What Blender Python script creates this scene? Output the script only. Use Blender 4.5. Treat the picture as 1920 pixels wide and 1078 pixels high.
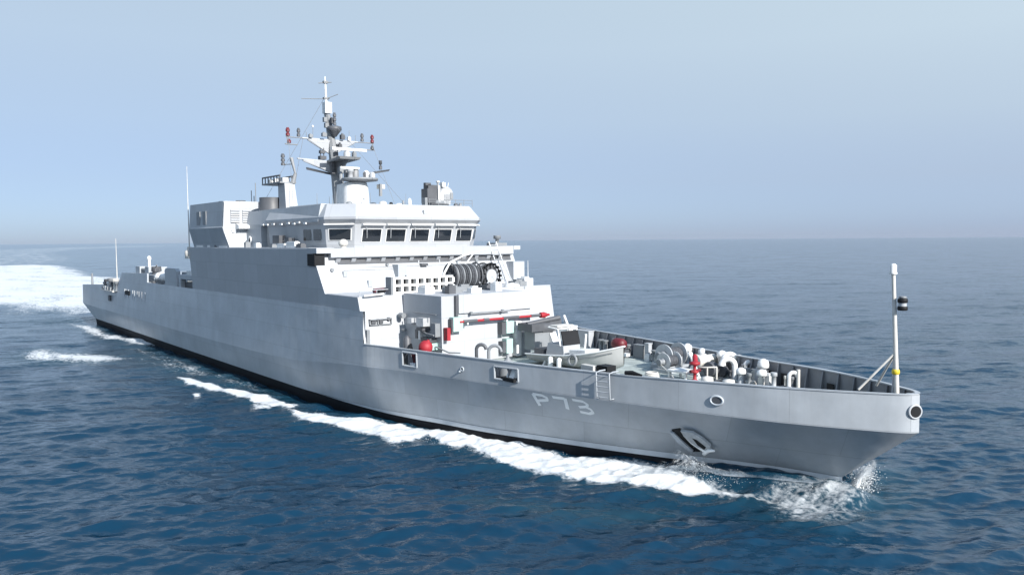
import bpy, math, random
import numpy as np
from mathutils import Vector, Matrix

random.seed(7)
rng = np.random.default_rng(11)
for o in list(bpy.data.objects):
    bpy.data.objects.remove(o)
scene = bpy.context.scene
col = scene.collection

# ------------------------------------------------------------------ camera, sky, sun, exposure
cam_data = bpy.data.cameras.new("camera")
cam_data.sensor_width = 36.0
cam_data.lens = 36.0 * 1500.0 / 1920.0
cam_data.clip_start = 0.5
cam_data.clip_end = 60000.0
cam = bpy.data.objects.new("camera", cam_data)
col.objects.link(cam)
R = Matrix(((0.621477, -0.041495, 0.782333), (0.783397, 0.042465, -0.620069), (-0.007492, 0.998236, 0.058898)))
cam.matrix_world = Matrix.Translation((17.680, -31.255, 10.4)) @ R.to_4x4()
scene.camera = cam

SUN_EL, SUN_AZ = math.radians(29.0), math.radians(1.0)        # azimuth measured from the ship's bow (+x) towards port (+y)
SUN_DIR = Vector((math.cos(SUN_EL) * math.cos(SUN_AZ), math.cos(SUN_EL) * math.sin(SUN_AZ), math.sin(SUN_EL)))

world = bpy.data.worlds.new("World")
scene.world = world
world.use_nodes = True
wt = world.node_tree
wt.nodes.clear()
w_out = wt.nodes.new("ShaderNodeOutputWorld")
w_bg = wt.nodes.new("ShaderNodeBackground")
w_sky = wt.nodes.new("ShaderNodeTexSky")
w_sky.sky_type = 'NISHITA'
w_sky.sun_disc = False
w_sky.sun_elevation = SUN_EL
w_sky.sun_rotation = math.radians(90.0) - SUN_AZ                # sky rotation is clockwise from +y
w_sky.air_density = 0.5
w_sky.dust_density = 0.6
w_sky.ozone_density = 2.0
w_sky.altitude = 0
w_bg.inputs['Strength'].default_value = 0.05
wt.links.new(w_sky.outputs[0], w_bg.inputs[0])
w_tc = wt.nodes.new("ShaderNodeTexCoord")                        # pale sea haze veiling the clear sky
w_sep = wt.nodes.new("ShaderNodeSeparateXYZ")
w_ramp = wt.nodes.new("ShaderNodeValToRGB")
w_hz = wt.nodes.new("ShaderNodeBackground")
w_add = wt.nodes.new("ShaderNodeAddShader")
wt.links.new(w_tc.outputs['Generated'], w_sep.inputs[0])
wt.links.new(w_sep.outputs['Z'], w_ramp.inputs[0])
els = w_ramp.color_ramp.elements
els[0].position, els[0].color = 0.015, (.078, .094, .160, 1)
els[1].position, els[1].color = 1.0, (.09, .16, .27, 1)
for pos_, c_ in ((.07, (.135, .142, .162)), (.14, (.200, .222, .222)), (.225, (.252, .288, .286)), (.31, (.270, .316, .318)), (.5, (.19, .245, .30))):
    els.new(pos_).color = (*c_, 1)
wt.links.new(w_ramp.outputs[0], w_hz.inputs[0])
w_mul = wt.nodes.new("ShaderNodeMath")                           # the haze is brighter on the sunward side
w_mul.operation = 'MULTIPLY_ADD'
w_mul.inputs[1].default_value = 0.45
w_mul.inputs[2].default_value = 1.43
wt.links.new(w_sep.outputs['X'], w_mul.inputs[0])
wt.links.new(w_mul.outputs[0], w_hz.inputs[1])
wt.links.new(w_bg.outputs[0], w_add.inputs[0])
wt.links.new(w_hz.outputs[0], w_add.inputs[1])
wt.links.new(w_add.outputs[0], w_out.inputs[0])

sun_data = bpy.data.lights.new("sun", 'SUN')
sun_data.energy = 5.0
sun_data.angle = math.radians(0.5)
sun_data.color = (1.0, 0.955, 0.90)
sun = bpy.data.objects.new("sun", sun_data)
col.objects.link(sun)
sun.rotation_euler = SUN_DIR.to_track_quat('Z', 'Y').to_euler()

scene.view_settings.view_transform = 'Standard'
scene.view_settings.look = 'None'
scene.view_settings.exposure = 0.6
scene.view_settings.gamma = 1.0
scene.cycles.max_bounces = 8
scene.cycles.volume_bounces = 0
scene.cycles.transparent_max_bounces = 48
scene.cycles.caustics_reflective = False
scene.cycles.caustics_refractive = False

# ------------------------------------------------------------------ materials
MATS = {}
def mat(name, rgb, rough=0.55, metal=0.0, var=0.10, scale=1.2, bump=0.0, bscale=6.0, streak=0.0, spec=0.5, dirt=None, plates=None):
    m = bpy.data.materials.new(name)
    m.use_nodes = True
    nt = m.node_tree
    b = nt.nodes['Principled BSDF']
    b.inputs['Roughness'].default_value = rough
    b.inputs['Metallic'].default_value = metal
    b.inputs['Specular IOR Level'].default_value = spec
    tc = nt.nodes.new('ShaderNodeTexCoord')
    n = nt.nodes.new('ShaderNodeTexNoise')
    n.inputs['Scale'].default_value = scale
    n.inputs['Detail'].default_value = 6
    n.inputs['Roughness'].default_value = 0.62
    nt.links.new(tc.outputs['Object'], n.inputs['Vector'])
    ramp = nt.nodes.new('ShaderNodeMapRange')
    ramp.inputs['From Min'].default_value = 0.3
    ramp.inputs['From Max'].default_value = 0.7
    ramp.inputs['To Min'].default_value = 1 - var
    ramp.inputs['To Max'].default_value = 1 + var
    nt.links.new(n.outputs['Fac'], ramp.inputs['Value'])
    mul = nt.nodes.new('ShaderNodeVectorMath')
    mul.operation = 'SCALE'
    mul.inputs[0].default_value = rgb
    nt.links.new(ramp.outputs[0], mul.inputs['Scale'])
    last = mul.outputs[0]
    if streak > 0:                                               # rain streaks and scuffs running down the plating
        mp = nt.nodes.new('ShaderNodeMapping')
        mp.inputs['Scale'].default_value = (1.6, 1.6, 0.16)
        nt.links.new(tc.outputs['Object'], mp.inputs['Vector'])
        n2 = nt.nodes.new('ShaderNodeTexNoise')
        n2.inputs['Scale'].default_value = 1.1
        n2.inputs['Detail'].default_value = 7
        n2.inputs['Roughness'].default_value = 0.7
        nt.links.new(mp.outputs[0], n2.inputs['Vector'])
        r2 = nt.nodes.new('ShaderNodeMapRange')
        r2.inputs['From Min'].default_value = 0.48
        r2.inputs['From Max'].default_value = 0.78
        r2.inputs['To Max'].default_value = streak
        nt.links.new(n2.outputs['Fac'], r2.inputs['Value'])
        mx = nt.nodes.new('ShaderNodeMix')
        mx.data_type = 'RGBA'
        nt.links.new(r2.outputs[0], mx.inputs['Factor'])
        nt.links.new(last, mx.inputs['A'])
        mx.inputs['B'].default_value = (*(dirt or [c * 0.62 for c in rgb]), 1)
        last = mx.outputs['Result']
    seam = None
    if plates:                                                   # welded plates: faint seams and plate to plate differences of tone
        sx = nt.nodes.new('ShaderNodeSeparateXYZ')
        nt.links.new(tc.outputs['Object'], sx.inputs[0])
        ad = nt.nodes.new('ShaderNodeMath')
        nt.links.new(sx.outputs[0], ad.inputs[0])
        nt.links.new(sx.outputs[1], ad.inputs[1])
        cb_ = nt.nodes.new('ShaderNodeCombineXYZ')
        nt.links.new(ad.outputs[0], cb_.inputs[0])
        nt.links.new(sx.outputs[2], cb_.inputs[1])
        bk = nt.nodes.new('ShaderNodeTexBrick')
        bk.inputs['Scale'].default_value = 1.0
        bk.inputs['Brick Width'].default_value = plates[0]
        bk.inputs['Row Height'].default_value = plates[1]
        bk.inputs['Mortar Size'].default_value = 0.022
        bk.inputs['Mortar Smooth'].default_value = 0.6
        bk.inputs['Color1'].default_value = (.95, .95, .95, 1)
        bk.inputs['Color2'].default_value = (1.05, 1.05, 1.05, 1)
        bk.inputs['Mortar'].default_value = (.78, .78, .78, 1)
        nt.links.new(cb_.outputs[0], bk.inputs['Vector'])
        m3 = nt.nodes.new('ShaderNodeMix')
        m3.data_type = 'RGBA'
        m3.blend_type = 'MULTIPLY'
        m3.inputs['Factor'].default_value = 1.0
        nt.links.new(last, m3.inputs['A'])
        nt.links.new(bk.outputs['Color'], m3.inputs['B'])
        last = m3.outputs['Result']
    nt.links.new(last, b.inputs['Base Color'])
    if bump > 0:
        n3 = nt.nodes.new('ShaderNodeTexNoise')
        n3.inputs['Scale'].default_value = bscale
        n3.inputs['Detail'].default_value = 2
        nt.links.new(tc.outputs['Object'], n3.inputs['Vector'])
        bp = nt.nodes.new('ShaderNodeBump')
        bp.inputs['Strength'].default_value = 1.0
        bp.inputs['Distance'].default_value = bump
        nt.links.new(n3.outputs['Fac'], bp.inputs['Height'])
        nt.links.new(bp.outputs[0], b.inputs['Normal'])
    MATS[name] = m
    return m

GREY = (0.385, 0.415, 0.445)
mat('hull_grey', GREY, 0.30, var=0.13, scale=0.45, bump=0.028, bscale=0.7, streak=0.5, dirt=(.31, .33, .345), plates=(6.0, 1.45))
mat('ship_grey', (0.36, 0.39, 0.42), 0.5, var=0.05, scale=0.7, bump=0.02, bscale=0.8, streak=0.3, plates=(4.0, 1.3))
mat('house_grey', (0.38, 0.40, 0.425), 0.5, var=0.04, scale=0.8, bump=0.02, bscale=0.8, streak=0.28, plates=(3.0, 1.45), dirt=(0.33, 0.33, 0.33))
mat('white', (0.70, 0.71, 0.71), 0.5, var=0.10, scale=2.6, streak=.3, dirt=(.40, .38, .35))
mat('off_white', (0.56, 0.545, 0.51), 0.55, var=0.12, scale=2.4, streak=.35, dirt=(.33, .31, .28))
mat('boot_black', (0.010, 0.011, 0.014), 0.6, var=0.25, scale=0.6, spec=0.12)
mat('strip_grey', (0.46, 0.50, 0.54), 0.4, var=0.1, scale=1.0)
mat('deck_green', (0.34, 0.385, 0.37), 0.8, var=0.22, scale=1.4, streak=.5)
mat('deck_grey', (0.22, 0.24, 0.25), 0.8, var=0.12, scale=0.9)
mat('black', (0.012, 0.013, 0.015), 0.6, var=0.2, spec=0.2)
mat('glass', (0.012, 0.016, 0.022), 0.06, var=0.3, scale=0.4, spec=0.8)
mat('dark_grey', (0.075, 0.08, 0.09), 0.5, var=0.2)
mat('mid_grey', (0.20, 0.215, 0.23), 0.5, var=0.12)
mat('mast_grey', (0.20, 0.21, 0.22), 0.5, var=0.1)
mat('rope', (0.06, 0.065, 0.075), 0.9, var=0.45, scale=9.0, bump=0.03, bscale=14)
mat('red', (0.29, 0.014, 0.024), 0.6, var=0.12)
mat('dark_red', (0.12, 0.012, 0.018), 0.5, var=0.2)
mat('maroon', (0.10, 0.025, 0.035), 0.6, var=0.3)
mat('teal', (0.36, 0.52, 0.49), 0.5, var=0.06)
mat('yellow', (0.60, 0.47, 0.03), 0.5, var=0.1)
mat('letter_white', (0.88, 0.90, 0.90), 0.5, var=0.05)
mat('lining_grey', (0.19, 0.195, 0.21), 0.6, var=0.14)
mat('steel', (0.50, 0.52, 0.54), 0.38, metal=0.3, var=0.1, scale=3)
mat('boat_grey', (0.50, 0.50, 0.485), 0.5, var=0.05)
mat('anchor_paint', (0.40, 0.43, 0.45), 0.5, var=0.18, scale=4)
mat('spray_white', (0.78, 0.81, 0.83), 0.7, var=0.02)

# ------------------------------------------------------------------ mesh collecting
class MB:
    def __init__(s):
        s.v, s.f, s.sm = [], [], []
    def add(s, vs, fs, smooth=False):
        b = len(s.v)
        s.v += [tuple(map(float, p)) for p in vs]
        s.f += [tuple(b + i for i in f) for f in fs]
        s.sm += [smooth] * len(fs)
        return s
    def box(s, x0, x1, y0, y1, z0, z1):
        v = [(x, y, z) for z in (z0, z1) for y in (y0, y1) for x in (x0, x1)]
        return s.add(v, [(0, 2, 3, 1), (4, 5, 7, 6), (0, 1, 5, 4), (2, 6, 7, 3), (0, 4, 6, 2), (1, 3, 7, 5)])
    def cbox(s, c, d):
        return s.box(c[0]-d[0]/2, c[0]+d[0]/2, c[1]-d[1]/2, c[1]+d[1]/2, c[2]-d[2]/2, c[2]+d[2]/2)
    def loft(s, rings, cap=True, smooth=False, closed=True):
        n = len(rings[0])
        v = [p for r in rings for p in r]
        f = []
        for k in range(len(rings) - 1):
            for i in range(n if closed else n - 1):
                j = (i + 1) % n
                f.append((k*n+i, k*n+j, (k+1)*n+j, (k+1)*n+i))
        s.add(v, f, smooth)
        if cap and closed:
            s.add(rings[0], [tuple(range(n))[::-1]])
            s.add(rings[-1], [tuple(range(n))])
        return s
    def prism_y(s, pts, y0, y1):                                 # (x, z) outline pushed along y
        return s.loft([[(x, y0, z) for x, z in pts], [(x, y1, z) for x, z in pts]])
    def prism_x(s, pts, x0, x1):                                 # (y, z) outline pushed along x
        return s.loft([[(x0, y, z) for y, z in pts], [(x1, y, z) for y, z in pts]])
    def tube(s, pts, r, n=8, cap=True):
        pts = [Vector(p) for p in pts]
        rs = r if isinstance(r, (list, tuple)) else [r] * len(pts)
        rings = []
        for i, p in enumerate(pts):
            d = (pts[min(i+1, len(pts)-1)] - pts[max(i-1, 0)]).normalized()
            a = d.orthogonal().normalized() if i == 0 else (a - d * a.dot(d)).normalized()
            b = d.cross(a)
            rings.append([tuple(p + (a*math.cos(t) + b*math.sin(t)) * rs[i]) for t in [2*math.pi*k/n for k in range(n)]])
        return s.loft(rings, cap, True)
    def lathe(s, base, prof, axis=(0, 0, 1), n=20):              # prof: (radius, height along the axis)
        ax = Vector(axis).normalized()
        a = ax.orthogonal().normalized()
        b = ax.cross(a)
        base = Vector(base)
        rings = [[tuple(base + ax*h + (a*math.cos(t) + b*math.sin(t)) * max(r, 1e-4)) for t in [2*math.pi*k/n for k in range(n)]] for r, h in prof]
        return s.loft(rings, True, True)
    def ring(s, c, axis, R_, r, n=24, m=8, sx=1.0):
        ax = Vector(axis).normalized()
        a = Vector((0, 0, 1)) - ax * ax.z
        a = a.normalized() if a.length > 1e-3 else Vector((1, 0, 0))
        b = ax.cross(a)
        rings = []
        for k in range(n):
            t = 2*math.pi*k/n
            d = a*math.cos(t) + b*math.sin(t)*sx
            cc = Vector(c) + d*R_
            dn = d.normalized()
            rings.append([tuple(cc + (dn*math.cos(u) + ax*math.sin(u))*r) for u in [2*math.pi*q/m for q in range(m)]])
        rings.append(rings[0])
        return s.loft(rings, False, True)
    def pieces(s):                                               # far-apart pieces, each a part of its own
        n = len(s.v)
        up_ = list(range(n))
        def find(a):
            while up_[a] != a:
                up_[a] = up_[up_[a]]
                a = up_[a]
            return a
        for f in s.f:
            r0 = find(f[0])
            for q in f[1:]:
                up_[find(q)] = r0
        rt = [find(i) for i in range(n)]
        ids = sorted(set(rt))
        V = np.array(s.v)
        rt = np.array(rt)
        lo = np.array([V[rt == i].min(0) for i in ids])
        hi = np.array([V[rt == i].max(0) for i in ids])
        size = (hi-lo).max(1)
        k = len(ids)
        lab = list(range(k))
        for a in range(k):
            for b in range(a+1, k):
                gap = np.maximum(0, np.maximum(lo[a]-hi[b], lo[b]-hi[a]))
                if math.sqrt((gap**2).sum()) <= max(.02, .5*max(size[a], size[b])) and lab[a] != lab[b]:
                    old, new = lab[b], lab[a]
                    lab = [new if q == old else q for q in lab]
        groups = []
        for L in sorted(set(lab)):
            mem = {ids[i] for i in range(k) if lab[i] == L}
            p = MB()
            mp = {}
            for f, sm in zip(s.f, s.sm):
                if rt[f[0]] in mem:
                    for q in f:
                        if q not in mp:
                            mp[q] = len(p.v)
                            p.v.append(s.v[q])
                    p.f.append(tuple(mp[q] for q in f))
                    p.sm.append(sm)
            groups.append(p)
        return sorted(groups, key=lambda g: -len(g.f))
    def build(s, name, material, parent=None, split=True):
        if split and parent is not None and len(s.v) < 4000:
            ps = s.pieces()
            if len(ps) > 1:
                return [p.build(name, material, parent, False) for p in ps][0]
        me = bpy.data.meshes.new(name)
        me.from_pydata(s.v, [], s.f)
        me.polygons.foreach_set('use_smooth', s.sm)
        me.materials.append(MATS[material] if isinstance(material, str) else material)
        me.validate()
        me.update()
        import bmesh
        bm = bmesh.new()
        bm.from_mesh(me)
        bmesh.ops.recalc_face_normals(bm, faces=bm.faces)
        bm.to_mesh(me)
        bm.free()
        o = bpy.data.objects.new(name, me)
        col.objects.link(o)
        if parent is not None:
            o.parent = parent
            o.matrix_parent_inverse = parent.matrix_world_inv if hasattr(parent, 'matrix_world_inv') else PINV.get(parent.name, Matrix.Identity(4))
        return o

HAZE = 1.0e-5
PINV = {}
def thing(name, loc, label, cat, group=None):
    e = bpy.data.objects.new(name, None)
    e.empty_display_size = 0.5
    col.objects.link(e)
    e.location = loc
    PINV[e.name] = Matrix.Translation(-Vector(loc))
    e['label'] = label
    e['category'] = cat
    if group:
        e['group'] = group
    return e
def tag(o, label, cat, group=None):
    o['label'] = label
    o['category'] = cat
    if group:
        o['group'] = group
    return o

# ------------------------------------------------------------------ the ship: hull lines
def table(T):
    xs = np.array([t[0] for t in T], float)
    ys = np.array([t[1] for t in T], float)
    d = np.diff(ys) / np.diff(xs)                                # monotone cubic
    m = np.zeros(len(xs))
    m[0], m[-1] = d[0], d[-1]
    for i in range(1, len(xs)-1):
        m[i] = 0 if d[i-1]*d[i] <= 0 else 2*d[i-1]*d[i]/(d[i-1]+d[i])
    def f(x):
        x = min(max(x, xs[0]), xs[-1])
        i = min(max(int(np.searchsorted(xs, x)) - 1, 0), len(xs)-2)
        h = xs[i+1]-xs[i]
        t = (x-xs[i])/h
        return float((1+2*t)*(1-t)**2*ys[i] + t*(1-t)**2*h*m[i] + t*t*(3-2*t)*ys[i+1] + t*t*(t-1)*h*m[i+1])
    return f
b_top = table([(-112, 8.2), (-104, 8.4), (-32, 8.5), (-26, 8.25), (-24.2, 7.87), (-18.5, 6.85), (-13.3, 5.85), (-9.3, 4.93), (-4.6, 3.72), (-1.29, 2.72), (.72, 1.85), (2.33, 1.02), (3.0, .62), (3.35, .30), (3.5, 0.0)])
b_kn = table([(-112, 8.3), (-104, 8.6), (-40, 8.65), (-32, 8.57), (-26, 8.27), (-24.2, 7.85), (-18.5, 6.81), (-13.3, 5.80), (-9.3, 4.88), (-4.6, 3.68), (-1.29, 2.69), (.72, 1.82), (2.33, 1.0), (3.0, .60), (3.35, .28), (3.5, 0.0)])
b_s = table([(-112, 8.0), (-100, 8.3), (-36, 8.33), (-30, 8.0), (-25, 7.4), (-20.84, 6.4), (-17, 5.6), (-13.7, 4.6), (-10.4, 3.55), (-7.5, 2.5), (-6.2, 2.0), (-2.2, .55), (.4, 0.0)])
z_k = table([(-112, 1.9), (-63, 1.9), (-46, 1.95), (-36, 2.12), (-31, 2.5), (-26, 2.78), (-20, 2.86), (4, 2.86)])
z_s = table([(-112, .22), (-30, .15), (-20, .2), (-12, .28), (-6, .34), (1, .42)])
z_top = table([(-26.5, 4.13), (-16, 4.12), (-8, 4.14), (-2, 4.27), (3.5, 4.34)])
STEM = table([(-4, -3.0), (-.6, -.55), (-.05, 0.0), (.24, .45), (.5, .75), (1.02, 1.4), (1.83, 2.31), (2.42, 3.04), (2.86, 3.5), (4.5, 3.5)])
STERN = table([(-4, -97), (-.6, -101.5), (.25, -103), (1.2, -107.5), (1.9, -110.2), (2.1, -110.5), (6, -110.6)])

ts = np.concatenate([np.linspace(-110.5, -28, 84), np.linspace(-27, -4, 60), np.linspace(-3.7, 2.6, 30), np.linspace(2.8, 3.5, 12)])
def xmap(t, xs, xe):                                             # stations squeezed between this level's stern and stem
    if t < -90:
        return xs + (t + 110.5) * (-90 - xs) / 20.5
    if t > -4:
        return -4 + (t + 4) * (xe + 4) / 7.5
    return t
def level(bf, zf, side):
    pts = []
    for t in ts:
        z = zf(t)
        xe, xs = STEM(z), STERN(z)
        x = xmap(t, xs, xe)
        z = zf(x)
        y = bf(x + (3.5 - 3.5)) if bf in (b_top, b_kn) else bf(x)
        pts.append((x, side * max(y, 0.0), z))
    return pts
def blend(A, B, f):
    return [tuple(a*(1-f)+b*f for a, b in zip(p, q)) for p, q in zip(A, B)]
def b_strip2(x):
    return max(b_s(x) - 0.06, 0)
def z_strip2(x):
    return z_s(x) - (0.27 if x > -22 else max(0.02, 0.27*(x+34)/12))

SHIP = thing('naval_ship', (-52.0, 0.0, -0.6), 'long grey naval ship with pennant number P 73 steaming through the blue sea', 'ship')

hull = MB()
boot = MB()
strip = MB()
for side in (-1, 1):
    L_k = level(b_kn, z_k, side)
    L_s = level(b_s, z_s, side)
    # the stem of the spray strip sits at x = 0.5
    L_s = [(min(p[0], .4), p[1], p[2]) for p in L_s]
    rows = [L_s, blend(L_s, L_k, .34), blend(L_s, L_k, .67), L_k]
    # stem profile between strip and knuckle
    for r_i in (1, 2):
        pass
    hull.loft(rows, cap=False, smooth=True, closed=False)
    L_t = [(p[0], side*max(abs(p[1]) - .05, 0), p[2] - (0.27 if p[0] > -22 else max(0.02, 0.27*(p[0]+34)/12))) for p in L_s]
    strip.loft([[(p[0], p[1] + side*.03 if abs(p[1]) > .03 else p[1], p[2]) for p in L_s], [(p[0], p[1] + side*.03 if abs(p[1]) > .03 else p[1], p[2]) for p in L_t]], cap=False, smooth=True, closed=False)
    L_w = [(p[0] - (.35 if p[0] > 0 else 0), p[1]*.985, -.75) for p in L_t]
    L_b = [(p[0] - (2.0 if p[0] > -3 else 0), p[1]*.75, -3.5) for p in L_t]
    boot.loft([L_t, L_w, L_b], cap=False, smooth=True, closed=False)
    # upper side plating aft of the foredeck (stepped top edge)
    end = -26.0 if side < 0 else -31.5
    steps = [(-110.5, 4.55), (-104, 4.8), (-96.2, 5.1), (-96.0, 4.95), (-88.3, 5.2), (-88.1, 5.55), (-86.4, 6.88), (-75.0, 7.1), (-74.9, 6.12), (end, 6.14)]
    top = lambda x: float(np.interp(x, [q[0] for q in steps], [q[1] for q in steps]))
    xs = sorted(set(list(np.linspace(-110.5, end, 70)) + [q[0] for q in steps]))
    lo, hi = [], []
    for x in xs:
        yk, zk = b_kn(x), z_k(x)
        yt = table([(-112, 8.2), (-104, 8.4), (-32, 8.4), (-26, 8.22)])(x)
        zt = top(x)
        f = (zt - zk)/(6.14 - zk)
        lo.append((x, side*yk, zk))
        hi.append((x, side*(yk + (yt-yk)*f), zt))
    hull.loft([lo, blend(lo, hi, .5), hi], cap=False, smooth=True, closed=False)
    hull.loft([hi, [(p[0], p[1] - side*.14, p[2]) for p in hi], [(p[0], p[1] - side*.14, max(p[2]-1.6, 3.2)) for p in hi]], cap=False, closed=False)
# transom
zz = [-.6, .25, 1.2, 1.9, 2.1, 3.2, 4.55]
def stern_y(z):
    return 8.1 if z < 1 else 8.3
hull.loft([[(STERN(z), -stern_y(z), z) for z in zz], [(STERN(z), stern_y(z), z) for z in zz]], cap=False, closed=False)
HULL = hull.build('hull', 'hull_grey', SHIP)
boot.build('boot_topping', 'boot_black', SHIP)
strip.build('spray_strip', 'strip_grey', SHIP)

# pennant number painted on the flare, strokes given as (x, z) on the starboard side
def flare_y(x, z):
    f = (z - z_s(x)) / (z_k(x) - z_s(x))
    return -(b_s(x)*(1-f) + b_kn(x)*f)
num = MB()
def stroke(pts, w):
    # thick polyline in the plane of the plating
    P = [Vector((p[0], p[1])) for p in pts]
    fine = []
    for a, b in zip(P[:-1], P[1:]):
        for k in range(6):
            fine.append(a.lerp(b, k/6))
    fine.append(P[-1])
    ringA, ringB = [], []
    for i, p in enumerate(fine):
        d = (fine[min(i+1, len(fine)-1)] - fine[max(i-1, 0)])
        d = d.normalized()
        n = Vector((-d.y, d.x)) * w * .5
        ringA.append(p + n)
        ringB.append(p - n)
    def up(q):
        return (q.x + .004, flare_y(q.x, q.y) - .012, q.y - .004)
    num.loft([[up(q) for q in ringA], [up(q) for q in ringB]], cap=False, closed=False)
stroke([(-13.0, 2.68), (-12.87, 2.05)], .20)
stroke([(-13.0, 2.68), (-12.46, 2.66), (-12.2, 2.56), (-12.24, 2.43), (-12.88, 2.32)], .15)
stroke([(-11.84, 2.65), (-11.12, 2.66)], .15)
stroke([(-11.08, 2.70), (-11.24, 2.07)], .20)
stroke([(-10.69, 2.66), (-10.1, 2.64), (-9.91, 2.50), (-10.03, 2.37), (-10.5, 2.29)], .14)
stroke([(-10.08, 2.35), (-9.86, 2.24), (-9.83, 2.08), (-10.08, 1.99), (-10.57, 2.03)], .14)
num.build('number_lettering', 'letter_white', HULL, False)

# bow bulwark with two openings cut through the starboard side
bw = MB()
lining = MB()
holes = [(-22.53, -21.32, 3.18, 3.98), (-15.40, -13.82, 3.20, 3.85)]
stn = sorted(set(list(np.linspace(-26, 2.6, 80)) + list(np.linspace(2.7, 3.5, 16)) + [h for q in holes for h in q[:2]]))
for side in (-1, 1):
    for i in range(len(stn)-1):
        xa, xb = stn[i], stn[i+1]
        hole = [q for q in holes if side < 0 and xa >= q[0]-1e-6 and xb <= q[1]+1e-6]
        bands = [(0, 1)] if not hole else None
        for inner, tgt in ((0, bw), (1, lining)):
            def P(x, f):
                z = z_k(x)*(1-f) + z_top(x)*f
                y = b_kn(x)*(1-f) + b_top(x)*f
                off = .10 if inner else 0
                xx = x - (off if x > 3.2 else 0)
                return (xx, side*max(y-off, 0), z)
            if bands:
                fs_ = [0, .5, 1]
            else:
                q = hole[0]
                fs_ = None
            if fs_:
                for a, b in zip(fs_[:-1], fs_[1:]):
                    tgt.add([P(xa, a), P(xb, a), P(xb, b), P(xa, b)], [(0, 1, 2, 3)], True)
            else:
                q = hole[0]
                fr = lambda x, z: (z - z_k(x))/(z_top(x)-z_k(x))
                for z0, z1 in ((None, q[2]), (q[3], None)):
                    A = [P(xa, 0 if z0 is None else fr(xa, z0)), P(xb, 0 if z0 is None else fr(xb, z0)), P(xb, 1 if z1 is None else fr(xb, z1)), P(xa, 1 if z1 is None else fr(xa, z1))]
                    tgt.add(A, [(0, 1, 2, 3)], True)
    # capping rail
    rail = [(x, side*b_top(x), z_top(x)) for x in stn]
    o1 = [(p[0], p[1] + side*.03, p[2]) for p in rail]
    i1 = [(p[0]-(.12 if p[0] > 3.2 else 0), p[1] - side*min(.16, abs(p[1])), p[2]) for p in rail]
    o2 = [(p[0], p[1], p[2]+.05) for p in o1]
    i2 = [(p[0], p[1], p[2]+.05) for p in i1]
    bw.loft([o1, o2, i2, i1], cap=False, closed=False)
BUL = bw.build('bulwark', 'hull_grey', SHIP)
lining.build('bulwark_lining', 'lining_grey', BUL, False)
def side_pt(x, z, off=0.0):
    f = (z - z_k(x)) / (z_top(x) - z_k(x))
    return Vector((x, -(b_kn(x)*(1-f) + b_top(x)*f) - off, z))
for q in holes:
    fr = MB()
    for (xa, za, xb, zb) in ((q[0], q[2], q[1], q[2]), (q[0], q[3], q[1], q[3]), (q[0], q[2], q[0], q[3]), (q[1], q[2], q[1], q[3])):
        fr.tube([side_pt(xa, za, .0), side_pt(xb, zb, .0)], .06, 6)
    fr.build('opening_frame', 'ship_grey', BUL)
rib = MB()
for x in np.arange(-25, 2.6, .95):
    r_ = MB()
    for side in (-1, 1):
        y0 = side*(b_top(x) - .11)
        r_.prism_x([(y0, 3.02), (y0, z_top(x)-.02), (y0 - side*.10, z_top(x)-.06), (y0 - side*.42, 3.02)], x-.03, x+.03)
    r_.build('bulwark_bracket', 'lining_grey', BUL)
# hawse eye, small fitting and the bow chock
nrm = Vector((.30, -.95, 0))
e = MB()
c0 = side_pt(-3.45, 3.5)
e.ring(c0 + nrm*.02, nrm, .19, .045, sx=1.45)
e.build('chock_ring', 'strip_grey', BUL)
e = MB()
e.lathe(c0 + nrm*.0, [(.19, 0), (.19, .035)], nrm, 20)
e.build('chock_hole', 'dark_grey', BUL)
e = MB()
c1 = side_pt(-17.72, 3.46)
e.ring(c1, (.18, -.98, 0), .10, .045)
e.lathe(c1 + Vector((-.14, -.02, -.14)), [(.05, 0), (.05, .12)], (.18, -.98, 0), 10)
e.build('small_chock', 'strip_grey', BUL)
e = MB()
e.lathe(c1, [(.09, -.01), (.09, .02)], (.18, -.98, 0), 12)
e.build('chock_hole', 'black', BUL)
bn = Vector((.86, -.5, 0)).normalized()
cb = Vector((3.40, -.18, 3.70))
e = MB()
e.ring(cb + bn*.03, bn, .25, .05)
e.build('bow_chock', 'house_grey', BUL)
e = MB()
e.lathe(cb, [(.235, -.02), (.235, .07)], bn, 20)
e.build('chock_hole', 'black', BUL)
# white triangular fairlead and black roller seen in the forward opening, dark bitts in the after one
e = MB()
p = side_pt(-14.3, 3.5)
e.prism_x([(p.y-.02, 3.22), (p.y+.5, 3.22), (p.y+.25, 3.75)], -14.75, -14.15)
e.build('fairlead', 'white', BUL)
e = MB()
e.prism_y([(-15.9, 3.16), (-13.9, 3.16), (-13.9, 3.34), (-15.0, 3.34)], p.y-.14, p.y+.6)
e.build('roller_bed', 'black', BUL)
e = MB()
p = side_pt(-21.9, 3.4)
for dx in (-.32, .28):
    e.lathe((p.x+dx, p.y+.45, 3.0), [(.16, 0), (.16, .85), (.2, .87), (.2, .95)])
e.build('bitts', 'maroon', SHIP)
e = MB()
e.box(-22.2, -21.6, p.y+.12, p.y+.3, 3.2, 3.36)
e.build('bitt_base', 'white', SHIP)

# ladder hung on the outside of the bulwark
lad = MB()
xa, xb = -9.02, -8.33
for x in (xa, xb):
    for z0, z1 in ((2.98, 4.28),):
        q0, q1 = side_pt(x, 2.98, .24), side_pt(x, 4.2, .24)
        lad.tube([side_pt(x, 2.98, 0), q0, q1, side_pt(x, 4.25, .0), side_pt(x, 4.25, -.35)], .035, 6)
for z in np.linspace(3.05, 4.05, 5):
    lad.tube([side_pt(xa, z, .24), side_pt(xb, z, .24)], .026, 6)
lad.build('side_ladder', 'ship_grey', SHIP)

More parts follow.
